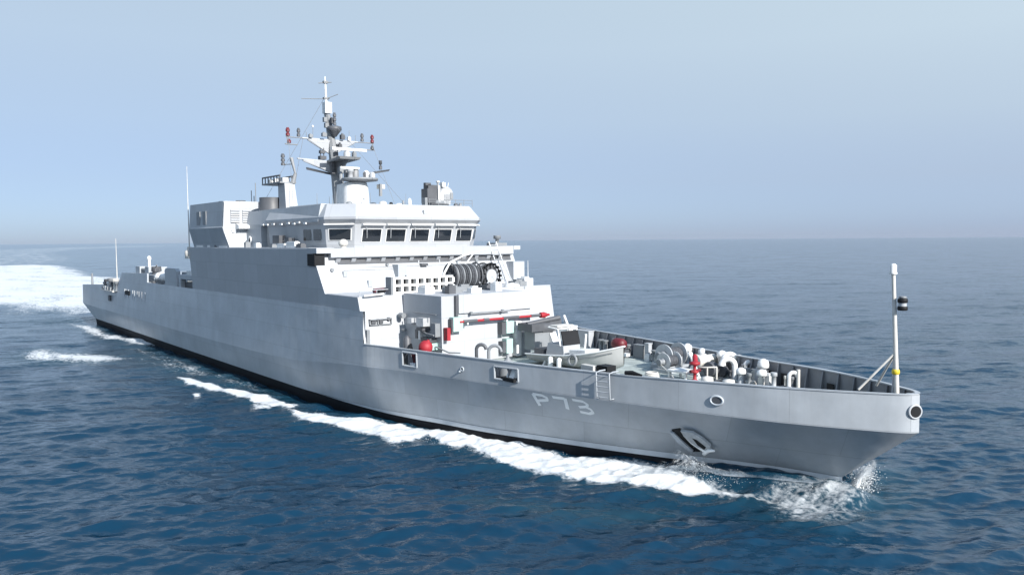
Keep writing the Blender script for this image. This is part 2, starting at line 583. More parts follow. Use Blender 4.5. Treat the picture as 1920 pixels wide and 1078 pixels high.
# decks
dk = MB()
xs = np.linspace(-26.2, 3.3, 60)
dk.loft([[(x, -max(b_kn(x)-.08, .01), 3.0) for x in xs], [(x, max(b_kn(x)-.08, .01), 3.0) for x in xs]], cap=False, closed=False)
dk.build('foredeck', 'deck_green', SHIP)
dk = MB()
dk.box(-110.45, -59, -8.1, 8.1, 3.6, 3.7)
dk.box(-86.2, -74.95, -8.2, 8.2, 6.0, 6.1)
dk.box(-74.95, -59, -8.2, 8.2, 5.0, 5.1)
dk.build('after_deck', 'deck_grey', SHIP)
dk = MB()
dk.box(-95.9, -88.4, -8.0, 8.0, 3.72, 4.5)
dk.box(-85.9, -75.2, -7.6, 7.6, 6.12, 6.85)
dk.build('after_house', 'ship_grey', SHIP)

# ------------------------------------------------------------------ deckhouses
lower = MB()
lower.prism_y([(-59.2, 3.02), (-25.75, 3.02), (-26.5, 7.0), (-59.2, 7.0)], -8.2, 7.35)
lower.box(-59.0, -31.6, 7.3, 8.2, 3.02, 6.98)
LOWER = lower.build('lower_deckhouse', 'house_grey', SHIP)
up = MB()
wy = lambda z: -8.26 - .30*(z-6.13)/3.77                         # the side wall leans out a little towards its top
wo = [(-59.25, 6.13), (-26.32, 6.13), (-26.47, 6.98), (-31.03, 6.98), (-32.5, 9.9), (-59.25, 9.9)]
up.loft([[(x, wy(z), z) for x, z in wo], [(x, -8.2, z) for x, z in wo]])
up.prism_y([(-59.25, 6.95), (-31.03, 6.95), (-32.48, 9.88), (-59.25, 9.88)], -8.205, 8.38)
UPPER = up.build('upper_deckhouse', 'house_grey', SHIP)
def face_x(z):                                                   # raked front of the upper house
    return -31.03 - (z - 6.95) * .495
def face_x1(z):
    return -25.75 - (z - 3.02) * .1885
b = MB()
b.prism_y([(-33.2, 9.96), (-31.75, 9.96), (-31.75, 9.34), (-32.0, 9.24), (-33.2, 9.24)], -7.5, 8.1)
b.prism_y([(-33.2, 9.97), (-31.7, 9.97), (-31.7, 9.62), (-33.2, 9.62)], -8.55, -7.5)
b.prism_y([(-33.2, 9.97), (-31.7, 9.97), (-31.7, 9.66), (-33.2, 9.66)], 8.1, 8.75)
b.box(-59.3, -33.2, -8.42, 8.42, 9.9, 9.98)
FLAT = b.build('bridge_deck', 'house_grey', SHIP)
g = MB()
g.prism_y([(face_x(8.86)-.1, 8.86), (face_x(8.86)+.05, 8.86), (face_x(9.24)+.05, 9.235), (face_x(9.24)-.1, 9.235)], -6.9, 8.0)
g.build('lip_shade_band', 'dark_grey', FLAT)  # dark strip added to deepen the shadow under the bridge deck lip
for y in np.arange(-6.9, 8.0, 1.15):
    g = MB()
    g.prism_y([(-31.80, 9.24), (face_x(8.9)+.02, 9.0), (face_x(8.9)-.4, 9.0), (face_x(8.9)-.4, 9.24)], y-.16, y+.16)
    g.build('lip_bracket', 'house_grey', FLAT)
g = MB()
g.box(-33.1, -31.95, -8.58, -7.85, 8.78, 9.58)
g.build('sidelight_box', 'black', UPPER)
g = MB()
g.box(face_x(7.9)-.3, face_x(7.9)+.55, 7.45, 8.55, 6.98, 8.75)
g.build('port_locker', 'house_grey', UPPER)
g = MB()
g.tube([(face_x(8.5), -7.45, 8.5), (face_x(8.5)+.18, -7.45, 8.5)], .12, 10)
g.tube([(face_x(8.75), -3.2, 8.75), (face_x(8.75)+.2, -3.2, 8.75)], .10, 10)
g.build('floodlight', 'mid_grey', UPPER)
# two slim white pipes and a lamp on the upper front
g = MB()
g.tube([(face_x(9)+.1, -.55, 9.0), (face_x(9)+.1, -.55, 7.1)], .06, 6)
g.tube([(face_x(9)+.1, 1.25, 9.0), (face_x(9)+.1, 1.25, 7.1)], .06, 6)
g.build('downpipe', 'steel', UPPER)
g = MB()
g.box(face_x(8.7), face_x(8.7)+.3, -.5, .05, 8.6, 8.78)
g.build('floodlight', 'dark_grey', UPPER)

for (y, z, dy, dz, m_) in ((-6.6, 8.2, .25, .35, 'ship_grey'), (-4.9, 7.5, .3, .45, 'ship_grey'), (-1.9, 8.35, .2, .3, 'mid_grey'), (2.9, 8.75, .3, .25, 'ship_grey'), (4.6, 8.9, .25, .2, 'mid_grey')):
    MB().box(face_x(z)-.2, face_x(z)+.16, y-dy/2, y+dy/2, z-dz/2, z+dz/2).build('junction_box', m_, UPPER)
for y0, y1, z in ((-6.6, -1.9, 8.45), (-4.9, 2.9, 8.62)):
    MB().tube([(face_x(z)+.05, y0, z), (face_x(z)+.05, y1, z)], .022, 5).build('cable_run', 'ship_grey', UPPER)
g = MB()
g.box(face_x(7.9)-.45, face_x(7.9)+.42, -2.75, -2.05, 7.0, 8.75)
DR = g.build('weather_door', 'ship_grey', UPPER)
MB().box(face_x(7.9)+.421, face_x(7.9)+.46, -2.2, -2.12, 7.7, 8.0).build('door_handle', 'dark_grey', DR)
# forward block of the lower house, its bulwark panel and the equipment on it
blk = MB()
blk.prism_y([(-26.3, 3.02), (-21.9, 3.02), (-21.95, 6.02), (-21.95, 7.1), (-26.3, 7.1)], -5.2, 1.62)
BLK = blk.build('forward_block', 'house_grey', SHIP)
g = MB()
g.box(-21.95, -21.80, -4.05, 1.66, 6.03, 7.16)
g.build('front_panel', 'house_grey', BLK)
g = MB()
g.box(-21.9, -21.72, -4.3, -4.15, 5.2, 7.12)
g.build('panel_post', 'dark_grey', BLK)
g = MB()
g.tube([(-21.7, -3.2, 6.0), (-21.7, -.2, 6.0)], .04, 6)
g.tube([(-21.7, -3.2, 5.93), (-21.7, -3.2, 6.1)], .09, 6)
g.tube([(-21.7, -.8, 5.93), (-21.7, -.8, 6.1)], .09, 6)
g.build('grab_rail', 'mid_grey', BLK)
g = MB()
g.box(-26.75, -26.48, 1.66, 7.33, 7.0, 7.12)
g.build('coaming', 'house_grey', LOWER)

# red and black banded boom lying across the front
g = MB()
y = -4.1
k = 0
BOOM = MB().tube([(-21.55, -4.2, 5.55), (-21.55, 2.9, 5.55)], .085, 10).build('stowed_boom', 'red', SHIP)
for y0, y1 in ((-3.9, -2.9), (-2.4, -2.0), (-.9, .35), (1.35, 2.1)):
    MB().tube([(-21.55, y0, 5.56), (-21.55, y1, 5.56)], .10, 10).build('boom_band', 'dark_grey', BOOM)
MB().lathe((-21.55, 2.15, 5.55), [(.18, 0), (.2, .3), (.12, .55)], (0, 1, 0), 12).build('boom_head', 'red', BOOM)
g = MB()
for y in (-3.6, -.6, 2.6):
    g.box(-21.95, -21.5, y-.05, y+.05, 5.35, 5.48)
g.build('boom_bracket', 'white', BOOM)

# cabinets and pipes
for (y0, y1, z0, z1, m_) in ((-5.1, -4.86, 4.5, 5.25, 'red'), (-4.65, -3.95, 5.0, 5.85, 'teal')):
    g = MB()
    g.box(-21.88, -21.5, y0, y1, z0, z1)
    g.build('cabinet', m_, BLK)
g = MB()
g.box(-21.88, -21.55, -4.75, -4.62, 4.9, 5.75)
g.build('cabinet_hinge', 'dark_grey', BLK)
for (y0, y1, z0, z1, m_) in ((-1.05, -.72, 4.55, 5.3, 'dark_grey'), (-.7, -.1, 4.6, 5.35, 'teal'), (-1.0, -.72, 3.4, 4.1, 'dark_grey'), (-.7, -.2, 3.35, 4.25, 'teal'), (.1, .5, 3.1, 5.3, 'white'), (.55, .95, 3.2, 4.6, 'house_grey')):
    g = MB()
    g.box(-21.9, -21.45, y0, y1, z0, z1)
    g.build('cabinet', m_, BLK)
# gear on the shaded starboard flank of the block
for (x0, x1, z0, z1, d, m_) in ((-25.2, -24.7, 5.3, 5.65, .4, 'steel'), (-24.0, -23.2, 5.25, 5.75, .5, 'steel'), (-23.9, -23.2, 5.0, 5.15, .55, 'dark_grey'), (-24.3, -24.05, 4.45, 5.0, .4, 'dark_grey'), (-23.95, -23.7, 4.4, 4.95, .4, 'white'), (-23.5, -22.5, 4.35, 4.6, .5, 'dark_grey'), (-22.9, -22.4, 3.9, 4.3, .4, 'teal'), (-22.6, -22.1, 4.7, 5.5, .35, 'mid_grey')):
    g = MB()
    g.box(x0, x1, -5.2-d, -5.19, z0, z1)
    g.build('wall_fitting', m_, BLK)
g = MB()
g.tube([(-24.2, -5.5, 5.1), (-23.0, -5.6, 4.85), (-22.2, -5.6, 4.8)], .05, 6)
g.tube([(-24.9, -5.35, 6.0), (-22.3, -5.35, 6.0)], .035, 6)
g.tube([(-22.3, -5.4, 4.1), (-21.2, -5.2, 3.85), (-20.6, -4.8, 3.85)], .05, 6)
g.build('wall_pipe', 'mid_grey', BLK)
g = MB()
g.tube([(-26.05, -5.6, 5.75), (-25.6, -5.6, 5.75)], .17, 10)
g.tube([(-25.85, -5.55, 4.85), (-25.5, -5.55, 4.85)], .10, 10)
g.build('floodlight', 'mid_grey', LOWER)
# stretcher rack, door and coaming on the lower front
g = MB()
for (y0, y1, z0, z1) in ((-7.75, -6.2, 5.22, 5.27), (-7.75, -6.2, 5.55, 5.60), (-7.75, -7.70, 5.22, 5.60), (-6.25, -6.2, 5.22, 5.60), (-7.2, -7.15, 5.22, 5.6)):
    g.box(face_x1(5.4)-.05, face_x1(5.4)+.16, y0, y1, z0, z1)
g.build('wall_rack', 'mid_grey', LOWER)
g = MB()
for y0, y1, z0, z1 in ((-7.6, -7.3, 5.3, 5.5), (-7.05, -6.8, 5.3, 5.55), (-6.45, -6.3, 5.45, 5.65)):
    g.box(face_x1(5.4)-.04, face_x1(5.4)+.13, y0, y1, z0, z1)
g.build('rack_gear', 'dark_grey', LOWER)
g = MB()
g.box(face_x1(4)-.1, face_x1(4)+.07, -8.05, -7.85, 3.1, 5.0)
g.build('door_edge', 'mid_grey', LOWER)
g = MB()
g.tube([(-26.3, -8.0, 7.05), (-26.3, -6.6, 7.12)], .07, 8)
g.build('lip_rail', 'white', LOWER)
g = MB()
g.box(-26.6, -26.3, -6.9, -6.55, 7.05, 7.35)
g.build('lamp_box', 'black', LOWER)
g = MB()
g.tube([(-27.0, -7.9, 7.35), (-27.0, -3.0, 7.35)], .03, 6)
for y in (-7.9, -6.7, -5.5, -4.3, -3.1):
    g.tube([(-27.0, y, 6.98), (-27.0, y, 7.36)], .03, 6)
g.build('low_rail', 'house_grey', LOWER)
g = MB()
g.tube([(-27.6, -6.6, 7.25), (-27.6, -5.2, 7.3)], .16, 10)
g.build('stowed_hose', 'maroon', LOWER)

# stowage rack of pigeon holes on the lower house roof
g = MB()
g.box(-27.25, -27.05, -5.7, -1.2, 7.02, 8.06)
RACK = g.build('stowage_rack', 'black', SHIP)
g = MB()
for z0, z1 in ((7.0, 7.16), (7.50, 7.64), (7.97, 8.1)):
    g.box(-27.04, -26.62, -5.72, -1.15, z0, z1)
for i in range(9):
    y = -5.72 + i*.565
    for z0, z1 in ((7.161, 7.499), (7.641, 7.969)):
        g.box(-27.04, -26.63, y, y+.17, z0, z1)
g.build('rack_frame', 'white', RACK)
MB().box(-27.3, -26.6, -5.9, -5.73, 7.0, 8.12).build('rack_end', 'mid_grey', RACK)

# two hose reels
def reel(cx, cy, cz, axis, R_, L, face):
    ax = Vector(axis).normalized()
    c = Vector((cx, cy, cz))
    g = MB()
    g.lathe(c - ax*L/2, [(R_*.55, 0), (R_*.86, .02), (R_*.9, L*.25), (R_*.83, L*.5), (R_*.9, L*.75), (R_*.86, L-.02), (R_*.55, L)], axis, 28)
    RL = g.build('hose_reel', 'rope', SHIP)
    for k in range(int(L/.17)):
        t = -L/2 + .1 + k*.17
        MB().ring(c + ax*t, axis, R_*.9, .055, 28, 6).build('hose_turn', 'rope' if k % 3 else 'mid_grey', RL)
    for s_ in (-1, 1):
        f = MB()
        cc = c + ax*s_*(L/2+.06)
        f.ring(cc, axis, R_, .06, 30, 6)
        a = Vector((0, 0, 1))
        b_ = ax.cross(a)
        for q in range(10):
            t = 2*math.pi*q/10
            d = a*math.cos(t) + b_*math.sin(t)
            f.tube([cc + d*.2, cc + d*R_], .035, 6)
        f.lathe(cc - ax*.08, [(.26, 0), (.26, .16)], axis, 14)
        f.build('reel_flange', face, RL)
    st = MB()
    for s_ in (-1, 1):
        cc = c + ax*s_*(L/2+.16)
        b_ = ax.cross(Vector((0, 0, 1)))
        st.tube([cc, cc + b_*.7 - Vector((0, 0, cz-7.0))], .06, 6)
        st.tube([cc, cc - b_*.7 - Vector((0, 0, cz-7.0))], .06, 6)
    st.build('reel_stand', 'ship_grey', RL)
    return RL
reel(-28.2, .75, 7.95, (0, 1, 0), .88, 2.0, 'dark_grey')
RB = reel(-28.6, 3.1, 7.85, (1, .12, 0), .90, .7, 'black')
g = MB()
g.lathe((-28.18, 3.15, 7.85), [(.5, 0), (.5, .12)], (1, .12, 0), 20)
g.build('reel_hub', 'house_grey', RB)
for q in range(16):
    t = 2*math.pi*q/16
    d = Vector((-.12*math.sin(t), math.sin(t), math.cos(t)))
    MB().lathe(Vector((-28.2, 3.15, 7.85)) + d*.88, [(.085, -.05), (.085, .2)], (1, .12, 0), 8).build('reel_peg', 'black', RB)
# davit arm over the reels
g = MB()
g.tube([(-28.0, -1.1, 7.0), (-28.0, -.95, 8.2), (-28.1, -.4, 8.9), (-28.2, .8, 9.35), (-28.4, 2.9, 9.75)], [.09, .08, .075, .07, .05], 8)
g.tube([(-28.1, -.4, 8.8), (-28.2, .55, 8.3), (-28.3, 1.7, 9.45)], .05, 6)
g.build('davit_arm', 'white', SHIP)
g = MB()
for y in (5.85, 6.55):
    g.tube([(face_x(10.0)+.55, y, 10.3), (face_x(8.5)+.45, y+.25, 8.5), (-30.2, y+.35, 7.0)], .045, 6)
for k in range(9):
    t = k/8
    xx = (face_x(10.0)+.55)*(1-t) + (-30.2)*t
    g.tube([(xx+.02, 5.85+.35*t, 10.05-3.0*t), (xx+.02, 6.55+.35*t, 10.05-3.0*t)], .03, 6)
g.build('inclined_ladder', 'steel', SHIP)
# small gear along the block's roof
for (x, y, dx, dy, dz, m_) in ((-25.2, -4.2, .9, .7, .4, 'white'), (-24.6, -2.6, .6, 1.2, .35, 'mid_grey'), (-23.8, -3.3, .5, .5, .5, 'dark_grey'), (-23.6, -1.6, .5, .8, .3, 'white'), (-25.5, 1.0, .7, .9, .3, 'dark_grey'), (-24.2, .6, .6, .5, .45, 'white'), (-25.7, -.9, .4, 1.3, .3, 'mid_grey'), (-27.4, 5.0, .8, 1.1, .35, 'mid_grey'), (-27.9, 6.1, .9, .8, .5, 'white')):
    g = MB()
    g.box(x-dx/2, x+dx/2, y-dy/2, y+dy/2, 7.03, 7.1+dz)
    g.box(x-dx/4, x+dx/4, y-dy/4, y+dy/4, 7.1+dz, 7.22+dz)
    g.build('deck_box', m_, SHIP)
g = MB()
g.lathe((-27.3, 4.4, 7.0), [(.6, 0), (.55, .2), (.3, .32), (.05, .36)])
g.build('hatch_cover', 'white', SHIP)
MB().tube([(-26.1, 4.9, 7.1), (-26.1, 4.9, 8.95)], [.03, .015], 6).build('whip_aerial', 'white', SHIP)

# ------------------------------------------------------------------ bridge
def half_ring(pts, z):                                           # starboard outline (x, y<0), mirrored
    return [(x, y, z) for x, y in pts] + [(x, -y, z) for x, y in reversed(pts)]
xr, f1 = -33.25, 5.15
base = [(-45, -6.35), (-34.75, -6.35), (-33.3, -4.95)]
sill = [(-45, -6.42), (-34.72, -6.42), (-33.2, -5.0)]
head = [(-45, -6.55), (-34.55, -6.55), (-32.85, -5.1)]
vis = [(-45, -6.75), (-34.30, -6.75), (-32.45, -5.25)]
vis2 = [(-45, -6.75), (-34.28, -6.75), (-32.43, -5.25)]
roof = [(-45, -6.2), (-34.9, -6.2), (-33.15, -4.85)]
br = MB()
br.loft([half_ring(base, 9.98), half_ring(sill, 10.40), half_ring(head, 11.62), half_ring(vis, 11.95), half_ring(vis2, 12.12), half_ring(roof, 13.05)])
BR = br.build('bridge', 'house_grey', SHIP)
def win(A, B, C, D, name='bridge_window'):
    """glass in a frame: corners A B (bottom, left to right), C D (top, right to left)"""
    A, B, C, D = map(Vector, (A, B, C, D))
    n = (B-A).cross(D-A).normalized()
    if n.dot(Vector((0, -.5, 0)) + Vector((1, 0, 0))) < 0:
        n = -n
    g = MB()
    cen = (A+B+C+D)/4
    out = []
    for f, h in ((1.0, -.04), (1.0, .045), (.93, .045)):
        out.append([tuple(cen + (p-cen)*f + n*h) for p in (A, B, C, D)])
    g.loft(out, cap=False)
    w = g.build(name, 'white', BR)
    pane = MB()
    pane.add([tuple(cen + (p-cen)*.94 + n*.02) for p in (A, B, C, D)], [(0, 1, 2, 3)])
    pane.build('pane', 'glass', w)
    return w
def fz(t):                                                       # front face at height fraction sill..head
    return -33.2 + .35*t, 10.40 + 1.22*t
fronts = [(-4.5, -2.92), (-2.58, -.92), (-.54, 1.1), (1.5, 3.12), (3.5, 5.0)]
for y0, y1 in fronts:
    x0, z0 = fz(-.04)
    x1, z1 = fz(.73)
    win((x0, y0, z0), (x0, y1, z0), (x1, y1, z1), (x1, y0, z1))
    xv, zv = fz(.95)
    v = MB()
    v.prism_y([(xv-.05, zv-.10), (xv+.34, zv-.02), (xv+.30, zv+.09), (xv-.05, zv+.03)], y0-.1, y1+.1)
    v.build('window_visor', 'white', BR)
    wp = MB()
    xw, zw = fz(.80)
    wp.tube([(xw+.1, y0+.25, zw+.12), (xw+.12, y0+.3, zw-.1), (x0+.15, y0+.42, z0+.28)], .025, 5)
    wp.tube([(xw+.08, y0-.05, zw), (xw+.08, y1+.05, zw)], .022, 5)
    wp.build('window_wiper', 'steel', BR)
for s_ in (-1, 1):
    a0, b0 = Vector((-34.72, 6.42*s_, 10.40)), Vector((-33.2, 5.0*s_, 10.40))
    a1, b1 = Vector((-34.55, 6.55*s_, 11.62)), Vector((-32.85, 5.1*s_, 11.62))
    L = lambda p, q, t: p.lerp(q, t)
    lo0, lo1 = L(a0, a1, .06), L(b0, b1, .06)
    hi0, hi1 = L(a0, a1, .74), L(b0, b1, .74)
    g = win(L(lo0, lo1, .1), L(lo0, lo1, .9), L(hi0, hi1, .9), L(hi0, hi1, .1))
    v = MB()
    p, q = L(a0, a1, .95), L(b0, b1, .95)
    n = Vector((.7, .72*s_, 0))
    v.loft([[tuple(p), tuple(p+n*.3), tuple(p+n*.28+Vector((0, 0, .1)))], [tuple(q), tuple(q+n*.3), tuple(q+n*.28+Vector((0, 0, .1)))]])
    v.build('window_visor', 'white', BR)
    for x0, x1 in ((-38.3, -37.0), (-36.6, -35.3)):
        ys = 6.43*s_
        w = MB()
        w.box(x0-.06, x1+.06, ys-.05, ys+.05, 10.42, 11.5)
        w = w.build('bridge_window', 'ship_grey', BR)
        pn = MB()
        pn.box(x0, x1, ys-.085 if s_ < 0 else ys+.055, ys-.055 if s_ < 0 else ys+.085, 10.48, 11.44)
        pn.build('pane', 'glass', w)
g = MB()
g.box(-32.70, -32.60, .35, .42, 12.3, 12.66)
g.box(-32.70, -32.60, .35, .68, 12.3, 12.37)
g.build('horn_bracket', 'mid_grey', BR)
# after part of the bridge house: sloped shoulder over a shaded gallery
ab = MB()
ab.loft([[(-51.2, y, z) for y, z in ((-6.5, 9.98), (-6.5, 11.85), (-6.28, 13.0), (6.28, 13.0), (6.5, 11.85), (6.5, 9.98))],
         [(-46.6, y, z) for y, z in ((-6.5, 9.98), (-6.5, 11.85), (-6.28, 13.0), (6.28, 13.0), (6.5, 11.85), (6.5, 9.98))]])
ab.loft([[(-46.6, y, z) for y, z in ((-6.5, 11.80), (-6.5, 11.86), (-6.29, 13.01), (6.29, 13.01), (6.5, 11.86), (6.5, 11.80))],
         [(-35.2, y, z) for y, z in ((-6.78, 11.80), (-6.78, 11.9), (-6.55, 13.02), (6.55, 13.02), (6.78, 11.9), (6.78, 11.80))]])
ab.box(-46.61, -45.1, -5.9, 5.9, 9.98, 11.8)
AB = ab.build('signal_house', 'ship_grey', SHIP)
g = MB()
for k in range(8):
    g.cbox((-45.4+k*1.2+.3*math.sin(k*5.1), -6.84, 11.78+.05*math.sin(k*3.3)), (.45, .1, .12))
g.build('gallery_lamp', 'white', AB)
g = MB()
for x0, x1, z0, z1, m_ in ((-42.5, -41.2, 10.3, 10.9, 'dark_grey'), (-40.2, -39.4, 10.2, 10.7, 'mid_grey')):
    g.box(x0, x1, -7.2, -6.7, z0, z1)
g.build('gallery_locker', 'dark_grey', AB)
g = MB()
g.ring((-49.0, -6.56, 10.55), (0, -1, 0), .28, .09)
g.build('lifebuoy_ring_holder', 'white', AB)
g = MB()
g.lathe((-49.0, -6.5, 10.55), [(.2, 0), (.2, .1)], (0, -1, 0), 14)
g.build('round_port', 'black', AB)
g = MB()
g.box(-45.6, -44.6, -6.4, -5.95, 9.98, 11.8)
g.build('gallery_post', 'mid_grey', AB)
# stray white gear along the bridge deck edge
for (x, dx, dz, m_) in ((-57.5, 1.9, .18, 'white'), (-55.0, .7, .22, 'white'), (-53.2, .5, .3, 'dark_grey'), (-51.2, 2.2, .12, 'white'), (-46.0, .35, .4, 'mid_grey'), (-43.8, .5, .3, 'white'), (-38.8, 1.3, .25, 'white'), (-37.0, 1.5, .4, 'white'), (-35.6, .8, .25, 'dark_grey'), (-40.6, .5, .2, 'mid_grey')):
    g = MB()
    g.box(x-dx/2, x+dx/2, -8.1, -7.7, 9.98, 9.98+dz)
    g.box(x-dx/2+.08, x+dx/2-.08, -8.04, -7.76, 9.98+dz, 10.04+dz)
    g.build('deck_locker', m_, FLAT)
g = MB()
g.lathe((-32.4, -6.25, 9.98), [(.22, 0), (.16, .1), (.28, .13), (.33, .30), (.28, .46), (.14, .56), (.02, .58)])
g.build('searchlight_cover', 'off_white', FLAT)
g = MB()
g.lathe((-33.2, 7.6, 9.98), [(.16, 0), (.14, .5), (.3, .55), (.3, .8)])
g.box(-33.8, -32.7, 7.0, 8.2, 9.98, 10.2)
g.build('bridge_wing_pelorus', 'mid_grey', FLAT)

# ------------------------------------------------------------------ roof gear
RF = 13.05
g = MB()
g.lathe((-35.6, 3.55, RF), [(.9, 0), (.85, .12), (.55, .16), (.5, .5)])
FCD = g.build('gun_director', 'mid_grey', SHIP)
g = MB()
g.cbox((-35.7, 2.85, RF+.85), (.9, .9, 1.1))
g.cbox((-35.7, 3.05, RF+1.55), (.7, 1.0, .3))
g.build('director_housing', 'dark_grey', FCD)
g = MB()
g.cbox((-35.5, 3.45, RF+1.0), (.6, .18, 1.3))
g.cbox((-35.5, 3.75, RF+.7), (.5, .3, .6))
g.build('director_yoke', 'white', FCD)
g = MB()
g.lathe((-35.6, 4.3, RF+1.0), [(.35, -.45), (.62, -.2), (.68, 0), (.6, .2)], (1, 0, 0), 18)
g.box(-36.0, -35.4, 3.95, 4.65, RF+.2, RF+1.0)
g.build('director_dish', 'house_grey', FCD)
g = MB()
g.lathe((-35.6, 3.6, RF+1.5), [(.08, 0), (.08, .4), (.15, .42), (.15, .55)], n=8)
g.tube([(-35.6, 4.1, RF+1.6), (-35.6, 4.1, RF+2.0)], .03, 5)
g.tube([(-35.6, 4.5, RF+1.5), (-35.6, 4.6, RF+1.95)], .03, 5)
g.build('director_lamp', 'white', FCD)
for (y, z, dx, dy, dz, m_) in ((2.3, .35, .5, .25, .7, 'mid_grey'), (2.55, 1.75, .3, .5, .2, 'dark_grey'), (4.0, 1.75, .35, .3, .35, 'white'), (4.75, .9, .3, .25, .5, 'mid_grey'), (3.3, .15, 1.3, 1.6, .2, 'dark_grey')):
    MB().cbox((-35.5, y, RF+z), (dx, dy, dz)).build('director_fitting', m_, FCD)
rail = MB()
for y in np.arange(1.9, 6.0, .8):
    rail.tube([(-34.2, y, RF), (-34.2, y, RF+.55)], .022, 5)
rail.tube([(-34.2, 1.9, RF+.5), (-34.2, 5.9, RF+.5)], .022, 5)
rail.tube([(-34.2, 1.9, RF+.28), (-34.2, 5.9, RF+.28)], .018, 5)
rail.build('roof_rail', 'mid_grey', BR)
for (x, y, w, h, m_) in ((-35.2, .75, .3, .55, 'white'), (-35.2, -.2, .5, .18, 'white'), (-35.4, -.75, .3, .25, 'black'), (-35.3, -1.5, .6, .3, 'off_white'), (-35.5, -2.2, .5, .2, 'dark_grey'), (-35.5, -3.0, .4, .35, 'white'), (-36, -3.9, .5, .25, 'mid_grey'), (-35.2, .2, .2, .4, 'mid_grey'), (-36.2, -2.6, .3, .5, 'mid_grey'), (-35.6, 5.3, .4, .3, 'dark_grey'), (-36, 6.0, .3, .35, 'mid_grey')):
    g = MB()
    g.lathe((x, y, RF), [(w*.5, 0), (w*.5, h*.6), (w*.36, h), (w*.1, h*1.1)], n=10)
    g.build('roof_fitting', m_, BR)
for y in (-4.7, -1.9, 1.2):
    MB().tube([(-36.5, y, RF), (-36.5, y, RF+1.0)], [.025, .012], 5).build('roof_aerial', 'mid_grey', BR)
# sensor tower on the starboard shoulder
g = MB()
g.loft([[(-46.4, -5.0, 12.4), (-44.9, -5.0, 12.4), (-44.9, -3.9, 12.4), (-46.4, -3.9, 12.4)], [(-46.5, -4.95, 15.2), (-45.3, -4.95, 15.2), (-45.3, -4.1, 15.2), (-46.5, -4.1, 15.2)]])
TW = g.build('sensor_tower', 'house_grey', SHIP)
g = MB()
g.box(-49.3, -45.4, -5.3, -3.9, 15.2, 15.32)
g.build('tower_platform', 'mid_grey', TW)
g = MB()
for x in np.linspace(-49.25, -45.5, 7):
    g.tube([(x, -5.25, 15.3), (x, -5.25, 15.85)], .05, 5)
    g.tube([(x, -3.95, 15.3), (x, -3.95, 15.85)], .05, 5)
for y in (-5.25, -3.95):
    g.tube([(-49.25, y, 15.82), (-45.45, y, 15.82)], .07, 5)
g.build('tower_rail', 'dark_grey', TW)
for x in (-48.8, -47.7, -46.6, -46.1):
    MB().cbox((x, -4.6, 15.52), (.45, .5, .35)).build('signal_lamp', 'white' if x != -46.6 else 'mid_grey', TW)
g = MB()
g.lathe((-47.6, -5.2, 12.85), [(.5, -.5), (.95, -.1), (1.0, .0), (.95, .05), (.95, 1.25)], n=24)
g.build('aerial_tub', 'dark_grey', TW)
g = MB()
g.ring((-47.6, -5.2, 12.88), (0, 0, 1), .97, .07)
g.build('tub_rim', 'white', TW)
g = MB()
g.tube([(-46.8, -4.6, 13.9), (-46.8, -4.6, 15.2)], .28, 8)
g.tube([(-47.3, -4.2, 14.0), (-46.9, -4.2, 15.2)], .09, 6)
g.build('tower_strut', 'mid_grey', TW)
g = MB()
g.tube([(-45.4, -4.2, 15.2), (-45.3, -4.0, 16.0)], [.22, .15], 8)
g.tube([(-45.3, -4.0, 16.0), (-45.8, -4.1, 17.3)], [.09, .16], 8)
g.build('tower_lamp_bracket', 'mast_grey', TW)
g = MB()
for k in range(3):
    g.lathe((-46.6, -4.5, 16.75+k*.33), [(.17, 0), (.17, .2), (.11, .21), (.11, .3)], n=10)
g.build('lamp_stack', 'dark_grey', TW)
MB().tube([(-46.6, -4.5, 16.8), (-45.6, -4.0, 16.8)], .035, 5).build('lamp_arm', 'mast_grey', TW)
for x, y, h in ((-43, -3.2, 1.3), (-42, -2.6, 1.0), (-41.0, -2.6, 1.6), (-40.2, -3.2, 1.0)):
    MB().tube([(x, y, 13), (x, y, 13+h)], [.03, .015], 5).build('roof_aerial', 'mid_grey', AB)
g = MB()
g.box(-43.8, -38.0, -5.2, -3.6, 13.0, 13.22)
g.build('roof_coaming', 'white', AB)

# ------------------------------------------------------------------ mast
def ax_(z):
    return -45.25 - (z - 13.8) * .285
mb_ = MB()
prof = [(13.0, .75), (14.5, .66), (16.0, .55), (17.1, .85), (17.3, .5), (19.0, .40), (20.5, .34), (21.4, .26)]
mb_.loft([[(ax_(z)+r*1.0*math.cos(t), r*.85*math.sin(t), z) for t in [2*math.pi*k/8 + .39 for k in range(8)]] for z, r in prof])
MAST = mb_.build('mast', 'mast_grey', SHIP)
g = MB()
g.lathe((-42.5, 0, 13.0), [(1.12, 0), (1.1, 1.0), (1.02, 1.9), (.9, 2.25), (.2, 2.3)], n=26)
g.loft([[(-44.8, -.7, 13.0), (-42.5, -1.0, 13.0), (-42.5, 1.0, 13.0), (-44.8, .7, 13.0)], [(-44.9, -.5, 15.2), (-42.5, -.8, 15.2), (-42.5, .8, 15.2), (-44.9, .5, 15.2)]])
g.build('radome_drum', 'white', MAST)
g = MB()
g.lathe((-42.2, .25, 15.38), [(.5, -.12), (1.45, 0), (1.5, .08), (1.5, .2), (.4, .21)], n=24)
g.build('lower_platform', 'mid_grey', MAST)
g = MB()
g.loft([[(ax_(17.1)+.2, -.8, 17.1), (-43.4, -.9, 17.25), (-43.4, .9, 17.25), (ax_(17.1)+.2, .8, 17.1)], [(ax_(17.3)+.2, -.85, 17.3), (-43.3, -1.0, 17.45), (-43.3, 1.0, 17.45), (ax_(17.3)+.2, .85, 17.3)]])
